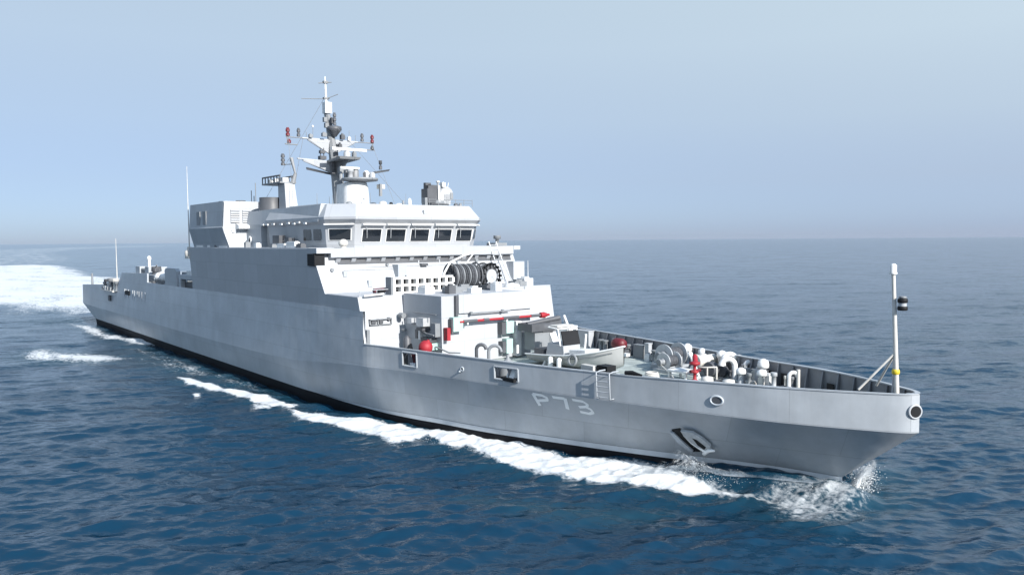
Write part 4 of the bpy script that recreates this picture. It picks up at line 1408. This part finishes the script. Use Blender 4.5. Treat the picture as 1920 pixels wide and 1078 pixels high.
# ------------------------------------------------------------------ loose things aboard
BT = thing('work_boat', (-15.5, 0.0, 3.05), 'cream work boat with black windscreen and raised bow on the foredeck', 'boat')
def bsec(x, hb, zk, zg, n=9):
    pts = []
    for k in range(n):
        t = -1 + 2*k/(n-1)
        a = abs(t)
        y = hb * (a**.55) * (1 if t > 0 else -1)
        z = zk + (zg-zk)*(a**1.9)
        pts.append((x, y, z))
    return pts
st_ = [(-19.2, 1.05, 3.12, 3.62), (-17.5, 1.12, 3.1, 3.72), (-15.8, 1.15, 3.12, 3.86), (-14.4, 1.05, 3.16, 4.06), (-13.4, .78, 3.24, 4.28), (-12.6, .38, 3.38, 4.5), (-12.1, .05, 3.62, 4.66)]
g = MB()
g.loft([bsec(*q) for q in st_], cap=False, smooth=True, closed=False)
tr = bsec(*st_[0])
g.add(tr, [tuple(range(len(tr)))])
BH = g.build('boat_hull', 'boat_grey', BT)
g = MB()
g.loft([[(q[0], -q[1]*.97, q[3]-.09) for q in st_], [(q[0], q[1]*.97, q[3]-.09) for q in st_]], cap=False, closed=False)
g.build('boat_deck', 'off_white', BT)
for s_ in (-1, 1):
    MB().tube([(q[0], s_*q[1], q[3]) for q in st_], .05, 6).build('gunwale', 'white', BT)
    MB().tube([(q[0], s_*(q[1]*.985+.01), q[3]-.22) for q in st_[:-1]], .025, 6).build('rubbing_strake', 'mid_grey', BT)
g = MB()
g.prism_y([(-17.9, 3.6), (-16.3, 3.7), (-16.35, 4.3), (-17.7, 4.38)], -.55, .75)
g.build('boat_console', 'house_grey', BT)
MB().prism_y([(-16.33, 4.33), (-16.55, 5.12), (-16.64, 5.12), (-16.42, 4.33)], -.5, .78).build('windscreen', 'black', BT)
g = MB()
g.tube([(-16.6, .85, 3.9), (-16.75, .85, 5.25), (-17.6, .85, 5.3)], .06, 6)
g.tube([(-16.55, -.6, 4.3), (-16.75, -.6, 5.25), (-17.6, -.6, 5.3)], .05, 6)
g.tube([(-16.75, -.6, 5.25), (-16.75, .85, 5.25)], .05, 6)
g.tube([(-17.6, -.6, 5.3), (-17.6, .85, 5.3)], .05, 6)
g.tube([(-16.2, 1.0, 4.0), (-16.1, 1.0, 4.9)], .07, 6)
g.build('console_frame', 'white', BT)
g = MB()
g.box(-17.6, -16.9, -.5, .75, 5.33, 5.42)
g.build('boat_roof', 'off_white', BT)
g = MB()
g.prism_y([(-15.9, 3.8), (-14.6, 3.95), (-14.6, 4.22), (-15.9, 4.12)], -.5, .6)
g.build('bow_locker', 'white', BT)
MB().box(-18.9, -18.1, -.6, .6, 3.55, 3.95).build('engine_box', 'dark_grey', BT)
MB().cbox((-12.15, .12, 4.2), (.5, .25, .16)).build('bow_roller', 'white', BT)
for i, x in enumerate((-17.6, -14.4)):
    g = MB()
    g.prism_x([(-1.1, 3.02), (1.1, 3.02), (.8, 3.42), (.0, 3.12), (-.8, 3.42)], x-.08, x+.08)
    tag(g.build('boat_cradle', 'white'), ['white cradle chock under the stern of the cream work boat', 'white cradle chock under the bow of the cream work boat'][i], 'cradle', 'cradle chocks under the work boat')
tag(MB().ring((-14.85, -1.22, 3.72), (.1, -1, .15), .27, .075, 24, 8).build('ring_fender', 'mid_grey'), 'grey ring fender hanging on the side of the cream boat', 'fender')
for i, x in enumerate((-16.6, -15.85)):
    g = MB()
    g.lathe((x, -1.32, 3.02), [(.05, 0), (.13, .06), (.15, .2), (.15, .55), (.13, .68), (.04, .74)], n=12)
    tag(g.build('fender', 'white'), ['white upright fender beside the boat, farther from the ring', 'white upright fender beside the boat, next to the grey ring'][i], 'fender', 'white fenders beside the boat')

RBY = thing('mooring_buoy', (-22.5, -6.3, 3.0), 'bright red round buoy on a stand beside the grey flank of the deckhouse block', 'buoy')
g = MB()
g.lathe((-22.15, -6.2, 4.16), [(.03, -.42), (.2, -.40), (.34, -.28), (.41, -.1), (.42, .03), (.37, .2), (.25, .34), (.1, .4), (.08, .47), (.02, .48)], (.3, .3, 1), 22)
g.build('buoy_body', 'red', RBY)
g = MB()
g.tube([(-23.5, -6.4, 4.2), (-23.1, -6.6, 4.05), (-22.6, -6.85, 3.9)], .09, 8)
g.build('buoy_rope', 'black', RBY)
g = MB()
g.box(-22.6, -21.7, -6.6, -5.8, 3.02, 3.78)
g.build('buoy_stand', 'mid_grey', RBY)
g = MB()
g.lathe((-23.9, -6.4, 3.0), [(.22, 0), (.26, .1), (.24, 1.5), (.1, 1.7)], n=10)
tag(g.build('gas_bottle', 'dark_grey'), 'dark bottle standing beside the bright red buoy', 'bottle')
PB = thing('covered_float', (-17.6, 5.2, 3.0), 'dark red rounded float by the far bulwark behind the boat bow', 'float')
g = MB()
g.lathe((-17.9, 5.1, 3.85), [(.05, 0), (.28, .06), (.36, .25), (.36, .75), (.28, .95), (.05, 1.0)], (1, .0, 0), 16)
g.build('float_body', 'dark_red', PB)
g = MB()
for dx in (.1, .9):
    g.box(-17.9+dx, -17.8+dx, 4.75, 5.5, 3.02, 3.5)
g.build('float_stand', 'dark_grey', PB)

# anchor in its pocket on the starboard bow
def fl(x, z, off=0.0):
    return Vector((x + off*.25, flare_y(x, z) - off*.80, z - off*.45))
AN = thing('anchor', tuple(fl(-5.2, 1.2, .1)), 'pale stockless anchor housed in the dark pocket of the starboard bow', 'anchor')
def leaf(pts, off0, off1):
    return MB().loft([[tuple(fl(x, z, off0)) for x, z in pts], [tuple(fl(x, z, off1)) for x, z in pts]])
FL1 = leaf([(-5.57, 1.87), (-5.03, 1.87), (-4.76, 1.60), (-4.60, 1.25), (-4.76, .88), (-5.08, .85), (-5.43, 1.26), (-5.57, 1.61)], .08, .22).build('anchor_fluke', 'anchor_paint', AN)
leaf([(-5.21, 1.55), (-5.05, 1.49), (-4.84, 1.13), (-5.01, .98), (-5.18, 1.19)], .221, .235).build('fluke_slot', 'black', FL1)
leaf([(-5.60, 1.62), (-5.52, 1.64), (-5.34, 1.28), (-5.18, .96), (-5.26, .90), (-5.48, 1.2)], .10, .20).build('anchor_fluke', 'letter_white', AN)
g = MB()
g.tube([fl(-5.3, 1.1, .1), fl(-5.02, .82, .2)], [.10, .09], 8)
g.tube([fl(-5.17, .70, .18), fl(-4.80, .98, .24), fl(-4.52, 1.03, .26)], [.10, .09, .05], 8)
g.build('anchor_crown', 'letter_white', AN)
PK = leaf([(-6.13, 1.73), (-5.66, 1.87), (-5.46, 1.52), (-5.10, .93), (-5.17, .69), (-5.74, .60), (-6.06, 1.07)], .01, .03).build('anchor_pocket', 'black', HULL)
leaf([(-6.24, 1.59), (-6.06, 1.62), (-5.90, 1.18), (-5.69, .70), (-5.90, .66), (-6.16, 1.09)], .02, .12).build('pocket_rim', 'strip_grey', PK)

# ------------------------------------------------------------------ sea
Z0 = -0.6
cx, cy, hh = 17.680, -31.255, 11.0
va = math.atan2(0.62007, -0.78233)
dense = np.radians(41.0)
ang = np.concatenate([np.linspace(-dense, dense, 1000), np.linspace(dense, 2*np.pi - dense, 130)[1:-1]])
tn = np.linspace(.60, .0009, 690)
rad = np.concatenate([np.linspace(0.4, hh/.60, 16)[:-1], hh/tn, [16000.0, 24000.0]])
A_, R_ = np.meshgrid(ang, rad)
X = cx + R_*np.cos(va - A_)
Y = cy + R_*np.sin(va - A_)
dr = np.gradient(rad)[:, None] * np.ones_like(X)
Zs = np.zeros_like(X)
wave_dir = math.radians(150)
DX = np.zeros_like(X)
DY = np.zeros_like(X)
for i in range(64):
    lam = 0.7 * (20/0.7) ** (i/63.0) * rng.uniform(.93, 1.07)
    k = 2*np.pi/lam
    th = wave_dir + rng.normal(0, .50)
    amp = 0.0098 * lam ** .32 * rng.uniform(.6, 1.3)
    ph = rng.uniform(0, 6.28)
    fade = np.clip((lam/2.2 - dr)/(lam/3.5), 0, 1)
    arg = k*(X*math.cos(th) + Y*math.sin(th)) + ph
    Zs += amp*fade*np.sin(arg)
    q = .8*amp*fade*np.cos(arg)
    DX += q*math.cos(th)
    DY += q*math.sin(th)

def sdist(poly, X, Y):                                           # signed distance, positive inside
    P = np.array(poly)
    d = np.full(X.shape, 1e9)
    inside = np.zeros(X.shape, bool)
    for i in range(len(P)):
        a, b = P[i], P[(i+1) % len(P)]
        e = b - a
        wx, wy = X - a[0], Y - a[1]
        t = np.clip((wx*e[0] + wy*e[1])/(e@e + 1e-12), 0, 1)
        d = np.minimum(d, np.hypot(wx - t*e[0], wy - t*e[1]))
        cnd = (a[1] > Y) != (b[1] > Y)
        xi = a[0] + (Y - a[1])*e[0]/(e[1] if abs(e[1]) > 1e-12 else 1e-12)
        inside ^= cnd & (X < xi)
    return np.where(inside, d, -d)
foam = np.zeros_like(X)
aer = np.zeros_like(X)
bump_z = np.zeros_like(X)
def paint(poly, soft, strength, aer_soft=0, lift=0.0, lift_soft=1.0, grow=0.0):
    P = np.array(poly)
    m = max(soft, aer_soft, lift_soft)*2 + 1
    sel = (X > P[:, 0].min()-m) & (X < P[:, 0].max()+m) & (Y > P[:, 1].min()-m) & (Y < P[:, 1].max()+m)
    if not sel.any():
        return
    d = sdist(poly, X[sel], Y[sel]) + grow
    f = np.clip(.5 + d/(2*soft), 0, 1)
    f = f*f*(3-2*f)
    foam[sel] = np.maximum(foam[sel], f*strength)
    if aer_soft:
        aer[sel] = np.maximum(aer[sel], np.clip(.5 + d/(2*aer_soft), 0, 1))
    if lift:
        g_ = np.clip(.5 + d/(2*lift_soft), 0, 1)
        bump_z[sel] = np.maximum(bump_z[sel], lift*g_*g_*(3-2*g_))
FOAM = {
'bow': [(-32.00,-10.82),(-29.40,-9.60),(-27.49,-9.07),(-25.35,-8.00),(-23.18,-7.05),(-20.99,-6.21),(-18.80,-5.49),(-16.51,-4.98),(-14.26,-4.58),(-12.08,-4.29),(-10.37,-3.70),(-8.25,-2.92),(-7.15,-2.66),(-5.85,-2.68),(-4.14,-2.57),(-2.67,-2.29),(-1.21,-1.74),(-0.50,-1.69),(-0.40,-2.63),(-2.01,-3.23),(-3.23,-3.76),(-4.05,-4.86),(-5.22,-5.22),(-6.66,-5.70),(-7.64,-6.39),(-9.31,-6.80),(-11.13,-7.21),(-13.08,-7.95),(-14.13,-7.66),(-15.95,-7.51),(-17.42,-8.20),(-19.36,-7.97),(-19.71,-10.11),(-21.98,-9.84),(-24.61,-10.50),(-28.15,-11.58)],
'line': [(-50.24,-12.54),(-48.46,-12.01),(-41.84,-10.68),(-36.19,-9.66),(-32.79,-9.56),(-32.32,-10.32),(-35.30,-11.15),(-40.87,-11.80),(-46.97,-12.85)],
'blob1': [(-36.63,-11.32),(-34.25,-10.75),(-32.87,-11.48),(-34.78,-11.90)],
'blob2': [(-42.43,-13.61),(-41.75,-13.13),(-40.50,-13.52),(-41.11,-13.92)],
'pc': [(-73.72,-20.99),(-78.34,-18.06),(-73.47,-17.34),(-68.08,-14.04),(-64.70,-12.88),(-63.43,-14.99),(-65.37,-18.18),(-67.37,-20.47)],
'pd': [(-109.92,-10.95),(-99.25,-9.57),(-90.17,-9.51),(-83.08,-8.12),(-77.15,-6.71),(-72.58,-7.75),(-75.23,-9.41),(-82.38,-11.11),(-96.57,-11.31)],
'wake': [(-498.76,-7.26),(-455.08,16.71),(-463.20,31.63),(-425.52,40.23),(-341.93,32.36),(-274.86,24.36),(-242.13,30.48),(-149.15,12.19),(-103.35,-7.08),(-112.79,-8.42),(-122.42,-8.93),(-125.77,-9.87),(-131.08,-12.82),(-142.98,-15.23),(-171.48,-22.75)],
'churn': [(-1054.77,5.03),(-1879.66,162.49),(-2480.28,347.65),(-3116.02,611.05),(-3445.69,877.50),(-3857.45,1103.48),(-2650.93,750.08),(-2163.40,477.09),(-1602.76,256.76),(-1079.20,140.56),(-652.73,91.26),(-456.82,47.79),(-466.83,17.91),(-506.97,-13.74)],
'splash': [(-0.58,0.93),(-0.68,2.92),(-1.02,5.50),(-0.18,5.10),(0.89,3.29),(1.61,1.26),(1.73,-0.71),(1.23,-2.99),(0.64,-3.52),(-0.76,-3.20),(-1.84,-2.34),(-1.46,-0.13)],
'streak': [(-9.80,-11.88),(-8.09,-10.91),(-6.60,-10.15),(-5.26,-9.03),(-4.38,-7.78),(-3.55,-6.47),(-3.22,-7.17),(-4.10,-8.99),(-5.39,-10.36),(-7.05,-11.19)],
'shoulder': [(-60.74,-12.41),(-53.95,-11.50),(-47.18,-10.52),(-39.53,-9.92),(-33.62,-9.20),(-38.70,-8.64),(-47.83,-8.58),(-57.77,-9.02),(-68.21,-9.06),(-74.08,-10.74)],
}
paint(FOAM['bow'], .75, 1.0, 2.2, .26, 1.5, -.30)
paint([(x-1.5, -y) for x, y in FOAM['bow']], .75, 1.0, 2.2, .26, 1.5, -.30)      # the same wave on the far side
foam *= np.interp(X, [-40, -9, -4.5, -2.2], [1.5, 1.5, 1.35, .85])
paint(FOAM['line'], .4, 1.1, 1.2, .12, .8)
paint(FOAM['blob1'], .3, .9)
paint(FOAM['blob2'], .25, .85)
paint(FOAM['pc'], 1.8, .92, 3, .15, 2)
paint(FOAM['pd'], 1.1, .88, 2)
paint(FOAM['wake'], 10.0, 1.0, 22, .45, 6)
paint(FOAM['churn'], 25.0, .50, 60)
paint(FOAM['splash'], 1.4, .60, 2.4, .15, 1.5)
paint(FOAM['streak'], .9, .40, 1.5)
paint(FOAM['shoulder'], 1.6, .56, 2.5)
xs_ = np.linspace(-34, 1.5, 120)                                  # water heaped along the bow
hb = np.interp(X, xs_, [b_s(x) for x in xs_])
rise = np.interp(X, [-32, -16, -9, -5, -2], [0, .20, .36, .68, .92])*np.exp(-(np.maximum(np.abs(Y)-hb, 0)/1.3)**2)*np.exp(-(np.maximum(X-.6, 0)/.8)**2)
bump_z = np.maximum(bump_z, rise)
ro = np.zeros_like(X)
for i in range(26):
    lam = rng.uniform(.35, 1.6)
    th = rng.uniform(0, 6.28)
    fd = np.clip((lam/2.2 - dr)/(lam/3.5), 0, 1)
    ro += fd*np.sin(2*np.pi/lam*(X*math.cos(th)+Y*math.sin(th)) + rng.uniform(0, 6.28))*lam**.6
Zs = Zs + bump_z + 0.009*ro*np.clip(foam*1.3, 0, 1)
nr, na = X.shape
co = np.stack([X + DX, Y + DY, Zs + Z0], -1).reshape(-1, 3).astype(np.float32)
idx = np.arange(nr*na).reshape(nr, na)
nx = np.roll(idx, -1, axis=1)
quads = np.stack([idx[:-1], nx[:-1], nx[1:], idx[1:]], -1).reshape(-1, 4).astype(np.int32)
me = bpy.data.meshes.new('sea')
me.vertices.add(len(co))
me.vertices.foreach_set('co', co.ravel())
me.loops.add(quads.size)
me.loops.foreach_set('vertex_index', quads.ravel())
me.polygons.add(len(quads))
me.polygons.foreach_set('loop_start', np.arange(0, quads.size, 4, dtype=np.int32))
me.polygons.foreach_set('use_smooth', np.ones(len(quads), bool))
me.update(calc_edges=True)
for nm, arr in (('foam', foam), ('aerated', aer)):
    at = me.attributes.new(nm, 'FLOAT', 'POINT')
    at.data.foreach_set('value', arr.ravel().astype(np.float32))
m = bpy.data.materials.new('sea_water')
m.use_nodes = True
nt = m.node_tree
N = nt.nodes
LK = nt.links.new
pb = N['Principled BSDF']
out = N['Material Output']
geo = N.new('ShaderNodeNewGeometry')
def noise(scale, detail, rough, stretch=None, rot=0.0):
    n = N.new('ShaderNodeTexNoise')
    n.inputs['Scale'].default_value = scale
    n.inputs['Detail'].default_value = detail
    n.inputs['Roughness'].default_value = rough
    mp = N.new('ShaderNodeMapping')
    mp.inputs['Rotation'].default_value = (0, 0, rot)
    LK(geo.outputs['Position'], mp.inputs['Vector'])
    m2 = N.new('ShaderNodeMapping')                              # turned first, then stretched along the crests
    m2.inputs['Scale'].default_value = stretch or (1, 1, 1)
    LK(mp.outputs[0], m2.inputs['Vector'])
    LK(m2.outputs[0], n.inputs['Vector'])
    return n.outputs['Fac']
def math_(op, a, b, clamp=False):
    n = N.new('ShaderNodeMath')
    n.operation = op
    n.use_clamp = clamp
    for i, v in enumerate((a, b)):
        if isinstance(v, (int, float)):
            n.inputs[i].default_value = v
        else:
            LK(v, n.inputs[i])
    return n.outputs[0]
af = N.new('ShaderNodeAttribute')
af.attribute_name = 'foam'
aa = N.new('ShaderNodeAttribute')
aa.attribute_name = 'aerated'
wr = -(wave_dir)
n_swell = noise(.085, 2, .5, (1.0, .35, 1), wr)
n_big = noise(.42, 3, .5, (1.0, .36, 1), wr)
n_mid = noise(1.5, 3, .55, (1.0, .45, 1), wr + .3)
n_sml = noise(6.5, 2, .5, (1.0, .6, 1), wr - .2)
hsum = math_('ADD', math_('ADD', math_('MULTIPLY', n_swell, .25), math_('MULTIPLY', n_big, .25)), math_('ADD', math_('MULTIPLY', n_mid, .08), math_('MULTIPLY', n_sml, .016)))
bp = N.new('ShaderNodeBump')
bp.inputs['Strength'].default_value = 1.0
bp.inputs['Distance'].default_value = 1.0
LK(hsum, bp.inputs['Height'])
def slope(scale, detail, stretch, rot, amt):
    n = noise(scale, detail, .55, stretch, rot).node
    v = N.new('ShaderNodeVectorMath')
    v.operation = 'SUBTRACT'
    LK(n.outputs['Color'], v.inputs[0])
    v.inputs[1].default_value = (.5, .5, .5)
    w = N.new('ShaderNodeVectorMath')
    w.operation = 'MULTIPLY'
    LK(v.outputs[0], w.inputs[0])
    w.inputs[1].default_value = (amt, amt, 0)
    return w.outputs[0]
def vadd(a, b):
    n = N.new('ShaderNodeVectorMath')
    n.operation = 'ADD'
    LK(a, n.inputs[0])
    LK(b, n.inputs[1])
    return n.outputs[0]
nsum = vadd(vadd(bp.outputs[0], slope(.17, 3, (1, .4, 1), wr, .36)), vadd(slope(.95, 4, (1, .45, 1), wr, .50), slope(3.4, 3, (1, .55, 1), wr + .2, .36)))
nn = N.new('ShaderNodeVectorMath')
nn.operation = 'NORMALIZE'
LK(nsum, nn.inputs[0])
LK(nn.outputs[0], pb.inputs['Normal'])
pb.inputs['Roughness'].default_value = .115
pb.inputs['IOR'].default_value = 1.333
cmix = N.new('ShaderNodeMix')
cmix.data_type = 'RGBA'
cmix.inputs['A'].default_value = (.0040, .029, .060, 1)
cmix.inputs['B'].default_value = (.018, .060, .075, 1)
LK(math_('MULTIPLY', aa.outputs['Fac'], .55), cmix.inputs['Factor'])
LK(cmix.outputs['Result'], pb.inputs['Base Color'])
fb = N.new('ShaderNodeBsdfPrincipled')
fb.inputs['Base Color'].default_value = (.60, .63, .65, 1)
fb.inputs['Roughness'].default_value = .85
fbump = N.new('ShaderNodeBump')
fbump.inputs['Distance'].default_value = .09
fbump.inputs['Strength'].default_value = .8
LK(noise(2.6, 6, .65), fbump.inputs['Height'])
LK(fbump.outputs[0], fb.inputs['Normal'])
fn = noise(1.3, 8, .68, (.5, 1.25, 1), 0)
fn2 = noise(.16, 5, .6, (.3, 1, 1))
fn3 = noise(4.2, 4, .6)
brk = math_('ADD', math_('ADD', math_('MULTIPLY', math_('SUBTRACT', fn, .5), 1.25), math_('MULTIPLY', math_('SUBTRACT', fn3, .5), 1.3)), math_('MULTIPLY', math_('SUBTRACT', fn2, .5), 1.5))
fm = math_('ADD', af.outputs['Fac'], brk)
mr = N.new('ShaderNodeMapRange')
mr.interpolation_type = 'SMOOTHSTEP'
mr.inputs['From Min'].default_value = .40
mr.inputs['From Max'].default_value = 1.0
LK(fm, mr.inputs['Value'])
gate = N.new('ShaderNodeMapRange')
gate.inputs['From Min'].default_value = .02
gate.inputs['From Max'].default_value = .25
LK(af.outputs['Fac'], gate.inputs['Value'])
thick = N.new('ShaderNodeMapRange')                            # thin froth lets the water show through
thick.inputs['From Min'].default_value = .1
thick.inputs['From Max'].default_value = .9
thick.inputs['To Min'].default_value = .30
LK(af.outputs['Fac'], thick.inputs['Value'])
fac = math_('MULTIPLY', math_('MULTIPLY', mr.outputs[0], gate.outputs[0], True), thick.outputs[0], True)
ms = N.new('ShaderNodeMixShader')
LK(fac, ms.inputs[0])
LK(pb.outputs[0], ms.inputs[1])
LK(fb.outputs[0], ms.inputs[2])
LK(ms.outputs[0], out.inputs['Surface'])
me.materials.append(m)
sea = bpy.data.objects.new('sea', me)
col.objects.link(sea)
sea['kind'] = 'structure'

# ------------------------------------------------------------------ haze over the sea
hz = MB()
hz.box(-16000, 4000, -9000, 16500, -9, 60)
hm = bpy.data.materials.new('haze_air')
hm.use_nodes = True
hm.node_tree.nodes.clear()
ho = hm.node_tree.nodes.new('ShaderNodeOutputMaterial')
hv = hm.node_tree.nodes.new('ShaderNodeVolumePrincipled')
hv.inputs['Color'].default_value = (.80, .87, .96, 1)
hv.inputs['Density'].default_value = HAZE
hv.inputs['Anisotropy'].default_value = 0.2
hm.node_tree.links.new(hv.outputs[0], ho.inputs['Volume'])
hzo = hz.build('haze', hm)
hzo['kind'] = 'stuff'

# ------------------------------------------------------------------ spray thrown up at the stem
rs = random.Random(5)
sp = MB()
def drop(p, r):
    a = [Vector((rs.gauss(0, 1), rs.gauss(0, 1), rs.gauss(0, 1))).normalized()*r*rs.uniform(.7, 1.3) for _ in range(4)]
    sp.add([tuple(Vector(p)+q) for q in a], [(0, 1, 2), (0, 3, 1), (1, 3, 2), (2, 3, 0)], True)
for i in range(2600):                                            # sheet to port of the stem
    t = rs.random()
    px, py = .9 - 1.9*t + rs.gauss(0, .25), .2 + 4.6*t + rs.gauss(0, .4)
    top = 1.15*math.exp(-((t-.22)/.33)**2) + .15
    drop((px, py, Z0 + .05 + abs(rs.gauss(0, .42))*top), rs.choice((.012, .018, .026, .04)))
for i in range(1100):                                            # starboard of the stem and below the anchor
    t = rs.random()
    px = .3 - 7.0*t + rs.gauss(0, .3)
    py = -.5 - 2.2*t + rs.gauss(0, .3)
    drop((px, py, Z0 + .05 + abs(rs.gauss(0, .3))), rs.choice((.012, .018, .026)))
for i in range(900):
    drop((-5.3 + rs.gauss(0, .4), -2.6 + rs.gauss(0, .25), Z0 + .2 + abs(rs.gauss(0, .5))), rs.choice((.012, .018, .024)))
for i in range(1500):                                            # crest of the bow wave
    t = rs.random()
    px = -3 - 26*t
    py = -(b_s(px) + .9 + 1.2*t + abs(rs.gauss(0, .7)))
    drop((px, py, Z0 + .25 + abs(rs.gauss(0, .13))), rs.choice((.012, .018, .026)))
def sheet(path, H, curl, out, u_n=48, v_n=9):
    vs, fs, dn = [], [], []
    for i in range(u_n):
        u = i/(u_n-1)
        b0 = Vector(path(u))
        for j in range(v_n):
            v = j/(v_n-1)
            h = H(u)
            w = .10*math.sin(17*u+3*v)+.07*math.sin(41*u+5*v+1.3)
            o = Vector(out(u)) * (curl*h*v*v + w*h*v)
            vs.append(tuple(b0 + o + Vector((0, 0, h*v*(1+.25*math.sin(29*u)+.2*math.sin(53*u+1))))))
            dn.append((1-v)**.6 * min(1, u*9) * (1-u)**.5)
    for i in range(u_n-1):
        for j in range(v_n-1):
            a = i*v_n+j
            fs.append((a, a+v_n, a+v_n+1, a+1))
    return vs, fs, dn
sv, sf, sd = [], [], []
def add_sheet(*a):
    v, f, d = sheet(*a)
    b = len(sv)
    sv.extend(v)
    sf.extend(tuple(b+i for i in q) for q in f)
    sd.extend(d)
for k in range(4):                                               # port side of the stem
    add_sheet(lambda u, k=k: (.95-.15*k-1.3*u-2.2*u*u, .05+.12*k+5.2*u, Z0+.6-.55*u), lambda u, k=k: (.95-.12*k)*math.exp(-((u-.16)/.36)**2)+.08, .7+.25*k, lambda u: (.75, .35, 0))
for k in range(3):                                               # starboard side, thrown out below the anchor
    add_sheet(lambda u, k=k: (.5-.2*k-7.5*u, -.15-.1*k-3.0*u, Z0+.7-.45*u), lambda u, k=k: (.30+.1*k)*(math.exp(-((u-.72)/.16)**2)*1.5+.55), .9+.4*k, lambda u: (.15, -.9, 0))
sm_ = bpy.data.meshes.new('bow_splash')
sm_.from_pydata(sv, [], sf)
sm_.polygons.foreach_set('use_smooth', [True]*len(sf))
sm_.attributes.new('dens', 'FLOAT', 'POINT').data.foreach_set('value', sd)
km = bpy.data.materials.new('splash_water')
km.use_nodes = True
kt = km.node_tree
kb = kt.nodes['Principled BSDF']
kb.inputs['Base Color'].default_value = (.80, .84, .87, 1)
kb.inputs['Roughness'].default_value = .6
ka = kt.nodes.new('ShaderNodeAttribute')
ka.attribute_name = 'dens'
kc = kt.nodes.new('ShaderNodeTexCoord')
kn_ = kt.nodes.new('ShaderNodeTexNoise')
kn_.inputs['Scale'].default_value = 3.6
kn_.inputs['Detail'].default_value = 8
kn_.inputs['Roughness'].default_value = .72
kt.links.new(kc.outputs['Object'], kn_.inputs['Vector'])
k1 = kt.nodes.new('ShaderNodeMath')
k1.operation = 'MULTIPLY_ADD'
kt.links.new(ka.outputs['Fac'], k1.inputs[0])
k1.inputs[1].default_value = .42
kt.links.new(kn_.outputs['Fac'], k1.inputs[2])
k2 = kt.nodes.new('ShaderNodeMapRange')
k2.interpolation_type = 'SMOOTHSTEP'
k2.inputs['From Min'].default_value = .52
k2.inputs['From Max'].default_value = .92
k2.inputs['To Max'].default_value = .9
kt.links.new(k1.outputs[0], k2.inputs['Value'])
kt.links.new(k2.outputs[0], kb.inputs['Alpha'])
sm_.materials.append(km)
so_ = bpy.data.objects.new('bow_splash', sm_)
col.objects.link(so_)
so_['kind'] = 'stuff'
spo = sp.build('spray', 'spray_white')
spo['kind'] = 'stuff'
